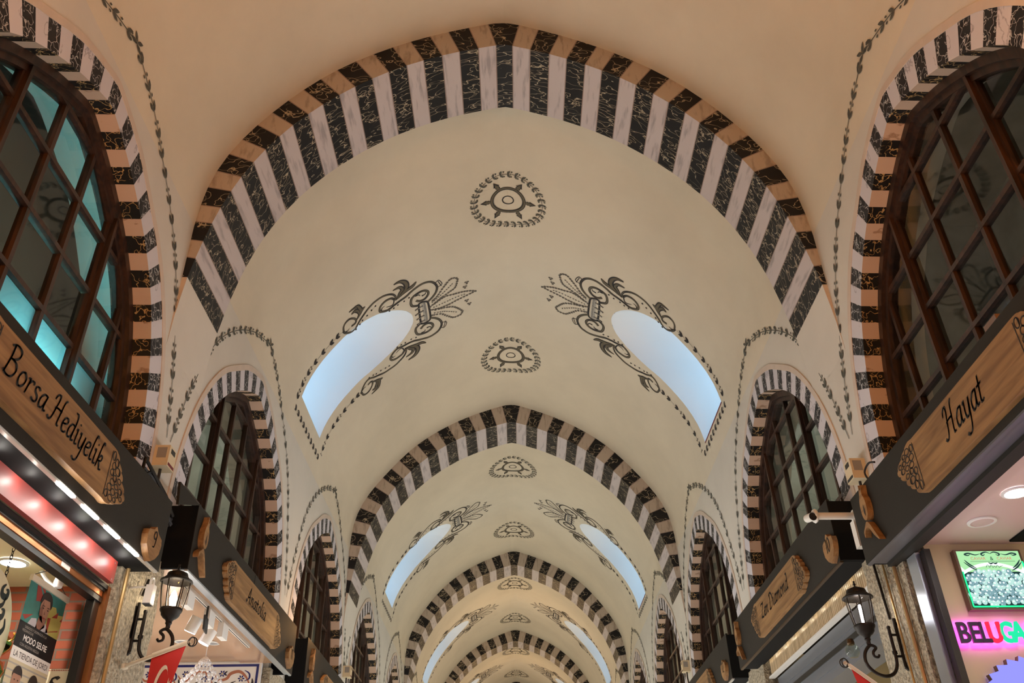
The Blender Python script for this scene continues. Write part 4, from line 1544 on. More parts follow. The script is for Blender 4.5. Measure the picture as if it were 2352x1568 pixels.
def bfont(g, text, f, h, cx, cy, mi=0, squeeze=1., depth=None, bold=0.):
    """letters of the built-in sans font, cap height h, centred at (cx, cy)"""
    cu = bpy.data.curves.new('t', 'FONT')
    cu.body = text
    cu.align_x = 'CENTER'
    cu.offset = bold
    ob = bpy.data.objects.new('t', cu)
    COL.objects.link(ob)
    me = bpy.data.meshes.new_from_object(ob)
    vs_ = [tuple(v.co) for v in me.vertices]
    fs = [tuple(p.vertices) for p in me.polygons]
    y0 = min(v[1] for v in vs_)
    k = h / .70
    g.add([f(cx + v[0] * k * squeeze, cy + (v[1] - .35) * k) for v in vs_], fs, mi)
    if depth is not None:
        b0 = len(g.v)
        off = depth
        g.add([tuple(a + b for a, b in zip(f(cx + v[0] * k * squeeze, cy + (v[1] - .35) * k), off)) for v in vs_], fs, mi)
        ed = {}
        for fc in fs:
            for a, b in zip(fc, fc[1:] + fc[:1]):
                ed.setdefault((min(a, b), max(a, b)), []).append((a, b))
        n = len(vs_)
        for kk, l in ed.items():
            if len(l) == 1:
                a, b = l[0]
                g.f.append([b0 - n + a, b0 - n + b, b0 + b, b0 + a])
                g.m.append(mi)
    bpy.data.objects.remove(ob)
    bpy.data.curves.remove(cu)
    bpy.data.meshes.remove(me)


# ---- nearest left shop : red panel, copper shutter rail, banner, brick wall
room(-1, 0, 1.455, 'cream', 'creamw', 3.45, 4.55, 'brick', lab='nearest left shop')
e = empty('red_panel', (-2.10, 3.2, 1.46), 'glossy red panel lit by the light strip, under the nearest left fascia', 'panel')
g = Geo()
g.box(-2.10, -2.128, 1.95, 4.50, 1.452, 1.566)
mk('board', g, 'red', e)
for y, z in ((4.47, 1.465), (4.47, 1.55)):
    g = Geo()
    g.lathe((-2.10, y, z), [(0, .002), (.004, .001), (.004, 0)], 8, 0, 'x')
    mk('screw', g, 'alu', e)
e = empty('shutter_rail', (-2.15, 3.2, 1.38), 'copper coloured roller shutter rail under the red panel', 'shutter')
g = Geo()
g.box(-2.135, -2.19, 1.95, 4.53, 1.43, 1.450)
g.box(-2.145, -2.19, 1.95, 4.53, 1.418, 1.43)
mk('upper_rail', g, 'darkmetal', e)
g = Geo()
g.prism([(-2.152, 1.95, 1.418), (-2.152, 1.95, 1.392), (-2.162, 1.95, 1.385), (-2.19, 1.95, 1.385), (-2.19, 1.95, 1.418)], (0, 2.57, 0))
mk('copper_slat', g, 'copper', e)
g = Geo()
g.box(-2.15, -2.20, 1.95, 4.53, 1.362, 1.385)
mk('lower_rail', g, 'darkmetal', e)
g = Geo()
g.quad((-2.1515, 4.05, 1.395), (-2.1515, 4.14, 1.395), (-2.1515, 4.14, 1.417), (-2.1515, 4.05, 1.417))
mk('sticker', g, 'printw', e)
e = empty('door_jamb', (-2.16, 4.55, -1.6), 'brown and black shutter jamb at the edge of the brick wall', 'jamb')
g = Geo()
g.box(-2.135, -2.16, 4.535, 4.585, -HC, 1.45)
mk('copper_post', g, 'copper', e)
g = Geo()
g.box(-2.16, -2.20, 4.47, 4.535, -HC, 1.40)
mk('guide_channel', g, 'darkmetal', e)
g = Geo()
g.box(-2.20, -2.215, 4.50, 4.53, -HC, 1.38)
mk('pale_edge', g, 'pole', e)
g = Geo()

# banner
bx = -2.30
e = empty('hanging_banner', (bx, 4.295, 1.38), 'hanging printed banner with a man on teal and a black text block', 'banner')
fb = lambda d: (lambda a, b: (bx + d, 4.11 + a, b))      # a along the corridor, b height
BW = .372
g = Geo()
f = fb(0)
g.add([f(0, .55), f(BW, .55), f(BW, 1.35), f(0, 1.35)], [(0, 1, 2, 3)], 0)
g.quad(f(0, 1.0), f(BW, 1.0), f(BW, 1.052), f(0, 1.052), 2)
f1, f2, f3, f4 = fb(.0006), fb(.0012), fb(.0018), fb(.0024)
pr = lambda pts, ff, mi: g.flat([ff(a * BW, b) for a, b in pts], mi)
pr([(0, 1.165), (1, 1.165), (1, 1.052), (0, 1.052)], f1, 1)
pr([(0, 1.052), (1, 1.052), (1, 1.0), (0, 1.0)], f1, 2)
pr([(0, 1.0), (1, 1.0), (1, .55), (0, .55)], f1, 10)
for st in range(4):
    pr([(0, .985 - .03 * st), (1, .985 - .03 * st), (1, .978 - .03 * st), (0, .978 - .03 * st)], f2, 3)
pr([(.60, 1.165), (1, 1.165), (1, 1.28), (.84, 1.27), (.72, 1.32), (.62, 1.30)], f1, 4)
pr([(.62, 1.29), (.80, 1.30), (.74, 1.345), (.64, 1.345)], f2, 0)
pr([(.18, 1.345), (.27, 1.345), (.44, 1.29), (.24, 1.275)], f1, 5)
pr([(.30, 1.345), (.40, 1.345), (.46, 1.31)], f1, 5)
pr([(.02, 1.19), (.26, 1.215), (.10, 1.175)], f1, 5)
pr([(.62, 1.235), (.70, 1.24), (.70, 1.17), (.66, 1.165)], f2, 5)
pr([(.72, 1.245), (.86, 1.285), (.86, 1.255)], f2, 5)
pr([(.94, 1.25), (1, 1.27), (1, 1.25)], f2, 5)
pr([(.60, 1.165), (.96, 1.205), (.96, 1.199), (.62, 1.165)], f2, 5)
# man
pr([(.18, 1.165), (.24, 1.195), (.36, 1.205), (.42, 1.165)], f2, 8)
pr([(.50, 1.165), (.60, 1.205), (.74, 1.165)], f2, 8)
pr([(.38, 1.165), (.40, 1.215), (.58, 1.215), (.60, 1.185), (.52, 1.165)], f2, 7)
hd = [(.50 + .13 * math.cos(t) * (1 if math.sin(t) > 0 else .86), 1.262 + .062 * math.sin(t)) for t in [2 * PI * i / 24 for i in range(24)]]
pr(hd, f3, 6)
pr([(.375, 1.25), (.44, 1.30), (.45, 1.25), (.49, 1.21), (.52, 1.198), (.44, 1.205), (.385, 1.225)], f4, 7)
pr([(.40, 1.225), (.60, 1.225), (.57, 1.203), (.50, 1.196), (.43, 1.203)], f4, 7)
hr = [(.50 + .155 * math.cos(t), 1.292 + .050 * math.sin(t)) for t in [PI * i / 12 - .12 for i in range(14)]] + [(.37, 1.275), (.42, 1.302), (.58, 1.305), (.635, 1.27)]
pr(hr, f4, 9)
for u in (.445, .57):
    pr([(u - .025, 1.262), (u, 1.266), (u + .025, 1.262), (u, 1.258)], fb(.003), 9)
    pr([(u - .03, 1.274), (u + .03, 1.276), (u + .03, 1.272), (u - .03, 1.271)], fb(.003), 9)
pr([(.50, 1.255), (.525, 1.238), (.495, 1.236)], fb(.003), 7)
pr([(.455, 1.222), (.555, 1.222), (.505, 1.216)], fb(.003), 5)
# two men in the lower picture
for u, hz in ((.27, .915), (.68, .905)):
    pr([(u - .19, .62), (u - .17, .83), (u, .86), (u + .17, .83), (u + .19, .62)], f2, 8 if u < .5 else 1)
    pr([(u - .07, .82), (u + .07, .82), (u + .07, .88), (u - .07, .88)], f2, 6)
    pr([(u + .105 * math.cos(2 * PI * i / 20), hz + .058 * math.sin(2 * PI * i / 20)) for i in range(20)], f3, 6)
    pr([(u + .118 * math.cos(PI * i / 10 - .1), hz + .022 + .045 * math.sin(PI * i / 10 - .1)) for i in range(12)] + [(u - .09, hz + .03), (u + .09, hz + .03)], f4, 9)
    pr([(u - .09, hz - .02), (u + .09, hz - .02), (u + .06, hz - .055), (u - .06, hz - .055)], f4, 7)
    for q in (-.04, .04):
        pr([(u + q - .02, hz + .008), (u + q + .02, hz + .008), (u + q, hz + .001)], fb(.003), 9)
mk('print', g, ['banner1', 'printk', 'printw', 'printg', 'printy', 'printr', 'skin', 'skind', 'shirt', 'hair', 'paper'], e)
g = Geo()
for t, h, u, z, sq in (('SABADOS Y DOMINGOS A LA', .0115, .44, 1.148, .98), ('MEDIANOCHE', .0115, .25, 1.131, .98), ('CON AGUSTIN NEGLIA', .0125, .385, 1.070, .98)):
    bfont(g, t, f2, h, u * BW, z, 0, sq)
bfont(g, 'MODO SELFIE', f2, .027, .49 * BW, 1.101, 1, .98, bold=.02)
bfont(g, 'LA TIENDA DE JORDI', f2, .025, .5 * BW, 1.025, 2, .98)
mk('lettering', g, ['printg', 'printw', 'ink'], e)
g = Geo()
g.box(bx - .008, bx + .008, 4.105, 4.49, 1.347, 1.375)
mk('top_rail', g, 'pole', e)
g = Geo()
g.tube([(bx, 4.115, 1.374), (bx, 4.27, 1.45), (bx, 4.47, 1.374)], .002, 5)
mk('cord', g, 'cable', e)

# round board with scrollwork on a chain
e = empty('round_board', (-2.30, 3.86, 1.08), 'round cream board with black scrollwork hanging on a chain', 'sign')
g = Geo()
n = 48
g.prism([(-2.335, 3.855 + .262 * math.cos(2 * PI * i / n), 1.075 + .262 * math.sin(2 * PI * i / n)) for i in range(n)], (-.03, 0, 0))
mk('disc', g, 'paper', e)
g = Geo()
f = lambda a, b: (-2.3335, a, b)
for P in ([(3.985, 1.285), (3.965, 1.262), (3.975, 1.235), (4.01, 1.235), (4.015, 1.262), (3.995, 1.265)],
          [(4.01, 1.235), (4.00, 1.20), (3.97, 1.175), (3.985, 1.145), (4.02, 1.15), (4.025, 1.178), (4.00, 1.18)],
          [(3.94, 1.19), (3.96, 1.16), (3.94, 1.12), (3.96, 1.09), (4.00, 1.095), (4.01, 1.13), (3.98, 1.135)],
          [(4.05, 1.15), (4.06, 1.11), (4.03, 1.075), (4.0, 1.06), (3.98, 1.03), (4.01, 1.01)],
          [(3.93, 1.06), (3.96, 1.04), (3.95, 1.0), (3.91, .99), (3.89, 1.02), (3.915, 1.04)],
          [(3.90, 1.13), (3.92, 1.08), (3.90, 1.04)]):
    ribbon(g, catmull(P, 6), BULGE(.024), f)
mk('scrollwork', g, 'ink', e)
for P in ([(3.905, 1.285), (3.90, 1.255)], [(3.885, 1.245), (3.87, 1.185)]):
    g = Geo()
    ribbon(g, P, .014, f)
    mk('brush_stroke', g, 'ink', e)
g = Geo()
for i in range(9):
    z = 1.305 + .018 * i
    c = (-2.35, 3.985, z)
    n = 10
    g.tube([(c[0] + (0 if i % 2 else .006 * math.cos(2 * PI * q / n)), c[1] + (.006 * math.cos(2 * PI * q / n) if i % 2 else 0), z + .012 * math.sin(2 * PI * q / n)) for q in range(n + 1)], .0018, 5, caps=False)
o = mk('chain', g, 'iron', e, kind='stuff')
del o['kind']

# brass vessel and cream boxes at the bottom edge
e = empty('brass_vessel', (-2.45, 4.2, .60), 'polished brass tiered vessel at the bottom left corner', 'vessel')
g = Geo()
g.lathe((-2.45, 4.2, .0), [(.05, .60), (.065, .70), (.09, .80), (.06, .88), (.05, .90), (.075, .93), (.085, .96), (.07, 1.0), (.05, 1.015), (.055, 1.03), (.085, 1.06), (.09, 1.085), (.075, 1.11), (.055, 1.122), (.05, 1.128), (.058, 1.134), (.055, 1.14), (0, 1.138)], 28)
mk('body', g, 'brass', e, smooth=True)
g = Geo()
g.tube(catmull([(-2.37, 4.2, 1.085), (-2.355, 4.2, 1.10), (-2.35, 4.2, 1.118), (-2.36, 4.2, 1.125)], 4), .005, 6)
mk('handle', g, 'brass', e, smooth=True)
for nm, x0, x1, zt, lab in (('display_box', -2.315, -2.19, 1.03, 'cream box with a beaded rim below the brick wall'), ('display_box', -2.60, -2.435, 1.00, 'cream box at the bottom left corner behind the brass vessel')):
    yb = 4.492 if x0 > -2.4 else 4.34
    e = empty(nm, ((x0 + x1) / 2, yb + .04, .55), lab, 'box')
    g = Geo()
    g.box(x0, x1, yb, yb + .055, .5, zt)
    mk('carton', g, 'paper', e)
    g = Geo()
    for i in range(15):
        a = x0 + (x1 - x0) * (i + .5) / 15
        g.flat([(a - .0035, yb - .001, zt - .006), (a, yb - .001, zt - .002), (a + .0035, yb - .001, zt - .006), (a, yb - .001, zt - .010)])
    mk('beaded_rim', g, 'printr', e)
    g = Geo()
    pen_text(g, 's', lambda a, b, x0=x0, x1=x1, yb=yb, zt=zt: ((x0 + x1) / 2 - .02 + a, yb - .0015, zt - .075 + b), .07, nib=.25)
    mk('letter', g, 'ink', e)
def downlight(x, y, z, r, lit, label, sq=1.):
    e = empty('downlight', (x, y, z), label, 'ceiling light')
    g = Geo()
    g.lathe((x, y, z), [(r * 1.25, 0), (r * 1.22, -.006), (r * 1.0, -.008), (r * .98, -.002)], 28)
    g.f = g.f[:-2]; g.m = g.m[:-2]
    mk('rim', g, 'trackw', e, smooth=True)
    g = Geo()
    g.lathe((x, y, z), [(0, -.006), (r * .8, -.006), (r, -.003)], 28)
    mk('lens', g, lit, e)
    return e
downlight(-2.44, 4.17, 1.453, .055, 'spot', 'round lit ceiling light over the banner in the nearest left shop')
downlight(-2.72, 4.33, 1.453, .05, 'trackw', 'round unlit ceiling light behind the banner in the nearest left shop')
e = empty('ceiling_spotlight', (-2.30, 4.35, 1.45), 'small white swivel spotlight on the ceiling beside the banner', 'spotlight')
g = Geo()
g.tube([(-2.27, 4.30, 1.455), (-2.275, 4.31, 1.43)], .012, 10)
g.lathe((-2.28, 4.32, 1.40), [(0, .035), (.018, .03), (.024, 0), (.018, -.025), (0, -.03)], 14)
mk('head', g, 'trackw', e, smooth=True)
g = Geo()
g.tube(catmull([(-2.36, 4.28, 1.45), (-2.34, 4.31, 1.415), (-2.31, 4.33, 1.39), (-2.28, 4.33, 1.385)], 4), .010, 8)
mk('arm', g, 'trackw', e, smooth=True)

# ---- second left shop : track lights, tile panel, chandelier
room(-1, 1, 1.80, 'bronzec', 'creamw', 3.45, 7.66, 'tilew', lab='second left shop')
g = Geo()
g.box(-2.012, -2.34, 5.10, 7.66, 1.783, 1.80)
mk('trim_99', g, 'bronzec', label='pale copper soffit strip along the front of the second left shop', cat='soffit', kind='structure')
e = empty('tile_panel', (-2.8, 7.655, 1.2), 'white tile panel with blue border and scrolling flowers', 'tile panel')
g = Geo()
ft = lambda d: (lambda a, b: (a, 7.655 - d, b))
f = ft(0.004)
g.box(-3.42, -2.165, 7.651, 7.659, .6, 1.79)
mk('white_tiles', g, 'tilew', e)
g = Geo()
f = ft(.0055)
g.quad(f(-3.40, 1.755), f(-2.185, 1.755), f(-2.185, 1.775), f(-3.40, 1.775))
g.quad(f(-2.205, .6), f(-2.185, .6), f(-2.185, 1.755), f(-2.205, 1.755))
mk('blue_border', g, 'tileb', e)
g = Geo()
for k in range(4):
    x0 = -2.24 - .30 * k
    for P, mi, w in (([(0, 1.60), (-.04, 1.67), (-.10, 1.715), (-.17, 1.70), (-.20, 1.66), (-.26, 1.65), (-.30, 1.69)], 0, .022),
                     ([(-.06, 1.725), (-.02, 1.70), (-.015, 1.66), (-.05, 1.64)], 1, .012),
                     ([(-.12, 1.64), (-.16, 1.62), (-.15, 1.585), (-.11, 1.585), (-.115, 1.61)], 2, .014),
                     ([(-.20, 1.72), (-.22, 1.70), (-.20, 1.685)], 2, .014),
                     ([(-.02, 1.60), (.015, 1.62), (.01, 1.66)], 2, .016)):
        p = catmull([(x0 + a, b) for a, b in P], 6)
        ribbon(g, p, BULGE(w), ft(.0055), mi)
    for cx_, cz_ in ((-.08, 1.66), (-.24, 1.70), (-.15, 1.60)):
        for q in range(6):
            th = q * PI / 3
            leaf(g, (x0 + cx_ + .006 * math.cos(th), cz_ + .006 * math.sin(th)), th, .024, .013, ft(.006), 1)
        disc(g, (x0 + cx_, cz_), .006, ft(.0065), 3, 8)
mk('flower_scrolls', g, ['tiler', 'tileb', 'tilek', 'tiley'], e)
e = empty('light_track', (-2.12, 6.2, 1.78), 'white ceiling track rail in the second left shop', 'track')
g = Geo()
g.box(-2.128, -2.108, 5.30, 7.05, 1.757, 1.783)
mk('rail', g, 'trackw', e)
g = Geo()
g.box(-2.122, -2.114, 5.30, 7.05, 1.7565, 1.7575)
mk('groove', g, 'darkmetal', e)
def spot(y, ang, lab, on=True):
    e = empty('track_spotlight', (-2.118, y, 1.757), lab, 'spotlight')
    g = Geo()
    g.box(-2.138, -2.098, y - .02, y + .10, 1.655, 1.757)
    mk('driver_box', g, 'trackw', e)
    d = Vector((-.45, -.25 * ang, -1)).normalized()
    c = Vector((-2.17, y - .03, 1.70))
    g = Geo()
    g.tube([tuple(c), tuple(c + d * .105)], .040, 20)
    mk('head', g, 'trackw', e, smooth=True)
    g = Geo()
    q = c + d * .1055
    g.tube([tuple(q), tuple(q + d * .002)], .036, 20)
    mk('lens', g, 'spot', e)
spot(5.58, .4, 'white track spotlight behind the wall lantern, first on the rail')
spot(6.02, -.6, 'white track spotlight glaring brightly, second on the rail')
spot(6.34, .3, 'white track spotlight turned down, third on the rail')
e = empty('hanging_tag', (-2.10, 5.93, 1.76), 'black flat device hanging from the light track', 'device')
g = Geo()
g.prism([(-2.09, 5.90, 1.69), (-2.09, 5.97, 1.675), (-2.09, 5.985, 1.585), (-2.09, 5.915, 1.60)], (-.012, 0, 0))
mk('casing', g, 'blackp', e)
g = Geo()
g.box(-2.10, -2.09, 5.93, 5.945, 1.67, 1.757)
mk('strap', g, 'blackp', e)
for i, (x, y) in enumerate(((-2.42, 6.18), (-2.62, 7.0), (-2.40, 7.05), (-2.85, 6.75))):
    downlight(x, y, 1.799 , .045, 'spot' if i == 0 else 'alu', ['lit round ceiling light behind the hanging black device', 'unlit round ceiling light left of the chandelier', 'unlit round ceiling light above the tile panel', 'unlit round ceiling light deep in the second left shop'][i])
e = empty('bead_chandelier', (-2.35, 6.8, 1.79), 'chandelier of crystal bead strands in front of the tile panel', 'chandelier')
g = Geo()
g.tube([(-2.35, 6.8, 1.795), (-2.35, 6.8, 1.63)], .003, 6)
mk('rod', g, 'crystal', e)
g = Geo()
g.lathe((-2.35, 6.8, 1.62), [(0, .02), (.02, .01), (.035, -.01), (.03, -.02), (0, -.02)], 16)
mk('crown', g, 'crystal', e, smooth=True)
for k in range(14):
    th = 2 * PI * k / 14
    g = Geo()
    for i in range(9):
        t = (i + .6) / 9
        r = .025 + .24 * t ** 1.15
        z = 1.61 - .30 * t ** 1.0
        rr = .012 if i % 2 == 0 else .009
        g.lathe((-2.35 + r * math.cos(th), 6.8 + r * math.sin(th), z), [(0, .018), (rr, .006), (rr, -.006), (0, -.018)], 6)
    mk('bead_strand', g, 'crystal', e)

# ---- nearest right shop : cream wall, lit picture, letters, serrated blue sign
room(1, 0, 1.585, 'pinkceil', 'creamw', 3.45, 4.36, 'creamw', lab='nearest right shop')
g = Geo()
g.box(2.055, 2.128, 1.95, 4.60, 1.545, 1.565)
mk('trim_98', g, 'fascia', label='grey lintel between the purple light and the ceiling of the nearest right shop', cat='lintel', kind='structure')
g = Geo()
g.box(2.62, 3.2, 3.55, 4.30, 1.575, 1.584)  # flat black sheet, paints the shade of a recess
mk('ceiling_recess_shade', g, 'fasciab', label='flat black sheet painting the shade of a recess in the ceiling of the nearest right shop', cat='ceiling shade', kind='structure')
downlight(2.345, 3.66, 1.584, .058, 'spot', 'lit round ceiling light in the nearest right shop')
downlight(2.345, 4.03, 1.584, .058, 'pinkceil', 'unlit round ceiling light nearest the cream wall of the right shop')
e = empty('door_jamb', (2.14, 4.42, -1.6), 'black and aluminium shutter jamb beside the cream wall', 'jamb')
g = Geo()
g.box(2.135, 2.17, 4.30, 4.352, -HC, 1.54)
mk('guide_channel', g, 'darkmetal', e)
g = Geo()
g.box(2.11, 2.135, 4.36, 4.47, -HC, 1.54)
mk('aluminium_post', g, 'alu', e)

e = empty('lightbox_picture', (2.50, 4.34, 1.38), 'lit picture of pearly grains under a pale green label', 'lit picture')
YL = 4.315
X0, X1, Z0, Z1 = 2.315, 2.655, 1.235, 1.53
fl = lambda d: (lambda a, b: (X0 + (X1 - X0) * a, YL - d, Z0 + (Z1 - Z0) * b))
g = Geo()
g.box(X0 - .012, X1 + .012, YL, 4.355, Z0 - .012, Z1 + .008)
mk('frame', g, 'frameb', e)
g = Geo()
f = fl(.001)
g.quad(f(0, .62), f(1, .62), f(1, 1), f(0, 1), 0)
g.quad(f(0, 0), f(1, 0), f(1, .62), f(0, .62), 4)
f = fl(.0016)
arc = [(i / 20, .60 + .17 * (1 - (2 * i / 20 - 1) ** 2)) for i in range(21)]
g.flat([f(0, .56)] + [f(0, .72)] + [f(a, b + .02) for a, b in arc[1:-1]] + [f(1, .72), f(1, .56)] + [f(a, b - .035) for a, b in arc[::-1]], 1)
rp = random.Random(11)
ff = fl(.002)
for ro_ in range(11):
    for c_ in range(13):
        a = (c_ + .5 * (ro_ % 2) + rp.uniform(-.2, .2)) / 13
        b = (ro_ + .4 + rp.uniform(-.25, .25)) / 11 * .72
        if b > .56 + .17 * (1 - (2 * a - 1) ** 2) - .05 or a < .02 or a > .98 or b < .03: continue
        r_ = .038 + .008 * rp.random()
        asp = (X1 - X0) / (Z1 - Z0)
        mi = 2 if rp.random() < .6 else 3
        fo = fl(.002 + .00003 * (ro_ * 13 + c_))
        g.flat([fo(a + r_ * math.cos(2 * PI * i / 10), b + r_ * asp * math.sin(2 * PI * i / 10)) for i in range(10)], mi)
        fo2 = fl(.0021 + .00003 * (ro_ * 13 + c_))
        g.flat([fo2(a - .01 + r_ * .35 * math.cos(2 * PI * i / 7), b + .012 + r_ * .35 * math.sin(2 * PI * i / 7)) for i in range(7)], 1)
fe = fl(.0085)
g.quad(fe(-.012, 0), fe(.012, 0), fe(.012, .62), fe(-.012, .62), 5)
g.quad(fe(.985, 0), fe(1.012, 0), fe(1.012, .8), fe(.985, .8), 5)
g.quad(fe(0, -.012), fe(1, -.012), fe(1, .015), fe(0, .015), 5)
mk('picture', g, ['boxlit', 'boxlitw', 'boxpearl', 'boxpearl2', 'boxdark', 'boxedge'], e)
g = Geo()
f = fl(.0022)
asp = (Z1 - Z0) / (X1 - X0)
fsq = lambda a, b: f(a, .0 + b / asp)
bfont(g, 'CAVIAR', fsq, .046, .32, .865 * asp, 0, 1.05)
bfont(g, 'CAVIAR', fsq, .046, .74, .865 * asp, 0, 1.05)
bfont(g, '&', fsq, .060, .535, .865 * asp, 1, 1.0)
ribbon(g, [(.18, .81), (.90, .81)], .006, f, 1)
for s2 in (1, -1):
    for P in ([(.53, .95), (.60, .98), (.68, .95), (.66, .92), (.62, .94)], [(.70, .95), (.78, .93), (.88, .96), (.95, .94), (.90, .92), (.86, .94)], [(.53, .79), (.57, .77), (.61, .79)], [(1.0, .80), (.90, .70), (.80, .64)], [(.98, .84), (.92, .76), (.82, .68)]):
        ribbon(g, catmull([(.535 + s2 * (a - .535), b) for a, b in P], 5), BULGE(.022), f, 1)
mk('lettering', g, ['boxred', 'boxdark'], e)
g = Geo()
pen_text(g, 'Malossol'.replace('M', 'H'), lambda a, b: f(.54 + a, .715 + b / asp * .8), .028, nib=.08) if False else ribbon(g, catmull([(.40, .70), (.44, .75), (.46, .70), (.49, .75), (.51, .70), (.54, .72), (.56, .70), (.59, .74), (.61, .70), (.64, .72), (.68, .73)], 6), .007, f)
mk('script_line', g, 'boxdark', e)

e = empty('letter_sign', (2.38, 4.34, 1.11), 'row of raised back-lit letters glowing magenta on the cream wall', 'letters')
for ch, cx_, mt in (('B', 2.228, 'letterk'), ('E', 2.287, 'letterk'), ('L', 2.338, 'letterk'), ('U', 2.392, 'letterr'), ('G', 2.457, 'letterg'), ('A', 2.517, 'letterg'), ('-', 2.560, 'letterr'), ('C', 2.605, 'letterr')):
    g = Geo()
    fl2 = lambda a, b: (a, 4.320, b)
    bfont(g, ch, fl2, .098, cx_, 1.113, 0, .78, (0, .014, 0), bold=.025)
    o = mk('letter', g, mt, e)
    b0 = len(g.v)
    h = Geo()
    bfont(h, ch, lambda a, b: (a, 4.3345, b), .098, cx_, 1.113, 0, .78, bold=.02)
    mk('back_light', h, 'halo', o)
e = empty('serrated_sign', (2.50, 4.33, .76), 'blue lit sign with a serrated edge at the lower right corner', 'sign')
g = Geo()
cc, n = (2.50, .735), 26
pts = []
for i in range(n):
    th = 2 * PI * i / n
    pts.append((cc[0] + .285 * math.cos(th), 4.315, cc[1] + .26 * math.sin(th)))
    pts.append((cc[0] + .262 * math.cos(th + .045), 4.315, cc[1] + .235 * math.sin(th + .045)))
g.prism(pts, (0, .035, 0), 0, 1)
mk('plate', g, ['bluelit', 'frameb'], e)

# ---- second right shop : ribbed wood panel, white rail, grey shutter, globe
room(1, 1, 1.80, 'fasciab', 'creamw', 3.45, 7.66, 'creamw', lab='second right shop')
e = empty('ribbed_panel', (2.17, 6.5, 1.6), 'ribbed pale wood panel washed by small lamps under the second right fascia', 'panel')
g = Geo()
y = 5.14
pts = []
while y < 7.62:
    for dy, dx in ((0, 0), (.002, .006), (.006, .006), (.008, 0), (.030, 0)):
        pts.append((2.160 + dx, y + dy))
    y += .034
for a, b in zip(pts, pts[1:]):
    g.quad((a[0], a[1], 1.612), (b[0], b[1], 1.612), (b[0], b[1], 1.79), (a[0], a[1], 1.79))
mk('ribbed_face', g, 'ribs', e)
g = Geo()
g.box(2.14, 2.19, 5.14, 7.65, 1.598, 1.612)
mk('white_rail', g, 'detw', e)
for i in range(10):
    yy = 5.42 + .265 * i
    g = Geo()
    g.lathe((2.11, yy, 1.775), [(0, 0), (.012, 0), (.014, -.012), (0, -.012)], 10)
    mk('lamp', g, 'trackw', e)
e = empty('roller_shutter', (2.22, 6.5, 1.3), 'grey roller shutter box below the ribbed wood panel', 'shutter')
g = Geo()
g.box(2.20, 2.40, 5.20, 7.6, 1.30, 1.59)
mk('box', g, 'shutter', e)
for z in (1.36, 1.43, 1.50):
    g = Geo()
    g.box(2.192, 2.20, 5.20, 7.6, z, z + .035)
    mk('slat', g, 'darkmetal' if z == 1.43 else 'shutter', e)
e = empty('glass_globe', (2.06, 5.42, 1.28), 'small clear glass globe lamp behind the right lantern arm', 'lamp')
g = Geo()
g.lathe((2.06, 5.42, 1.29), [(0, .045), (.03, .035), (.045, .008), (.042, -.02), (.025, -.04), (0, -.045)], 18)
mk('globe', g, 'globe', e, smooth=True)
g = Geo()
g.lathe((2.06, 5.42, 1.325), [(0, .04), (.02, .035), (.024, .01), (.02, 0), (0, 0)], 14)
mk('cap', g, 'brassy', e)

# loft behind the nearest left window, lit by a tube
e = empty('tube_lamp', (-2.40, 3.58, 1.90), 'cyan tube lamp glowing behind the nearest left window', 'lamp')
g = Geo()
g.tube([(-2.348, 3.34, 1.985), (-2.348, 3.86, 1.985)], .018, 10)
mk('tube', g, 'cyan', e, smooth=True)
g = Geo()
g.box(-2.44, -2.36, 3.25, 3.91, 1.905, 1.945)
g.box(-2.455, -2.44, 3.25, 3.91, 1.905, 2.13)  # unseen trough added round the tube to keep its light off the loft
g.box(-2.44, -2.37, 3.25, 3.91, 2.115, 2.13)
g.box(-2.44, -2.30, 3.25, 3.262, 1.905, 2.13)
g.box(-2.44, -2.30, 3.898, 3.91, 1.905, 2.13)
mk('light_shield', g, 'detw', e)
g = Geo()
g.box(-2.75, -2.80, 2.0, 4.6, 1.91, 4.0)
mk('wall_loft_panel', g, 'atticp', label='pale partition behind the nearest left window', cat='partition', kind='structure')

# dark space behind the remaining shop fronts
for sd in (-1, 1):
    g = Geo()
    g.box(sd * 3.5, sd * 3.55, YBACK, YEND, -HC, 1.9)
    g.box(sd * (W + .42), sd * 3.5, YC[sd] + PITCH * 1.5, YEND, 1.82, 1.85)
    g.box(sd * (W + .42), sd * 3.5, YBACK, YC[sd] - 1.35, 1.62, 1.65)
    mk('wall_%s_outer' % ('left' if sd < 0 else 'right'), g, 'attic', label='outer wall behind the %s shops' % ('left' if sd < 0 else 'right'), cat='wall', kind='structure')

#@@END@@
SKY_E, DOWN_E, SIDE_E, WARM_E, LOFT_E, EXPO = 22, 88, 1, 75, 24, 0
# ------------------------------------------------------------------ light
def area(name, loc, rot, sx, sy, e, col, spread=PI):
    l = bpy.data.lights.new(name, 'AREA')
    l.shape = 'RECTANGLE'
    l.size, l.size_y = sx, sy
    l.energy, l.color = e, col
    l.spread = spread
    o = bpy.data.objects.new(name, l)
    COL.objects.link(o)
    o.location = V(*loc)
    o.rotation_euler = rot
    return o


def point(name, loc, e, col, r=.05):
    l = bpy.data.lights.new(name, 'POINT')
    l.energy, l.color, l.shadow_soft_size = e, col, r
    o = bpy.data.objects.new(name, l)
    COL.objects.link(o)
    o.location = V(*loc)
    return o


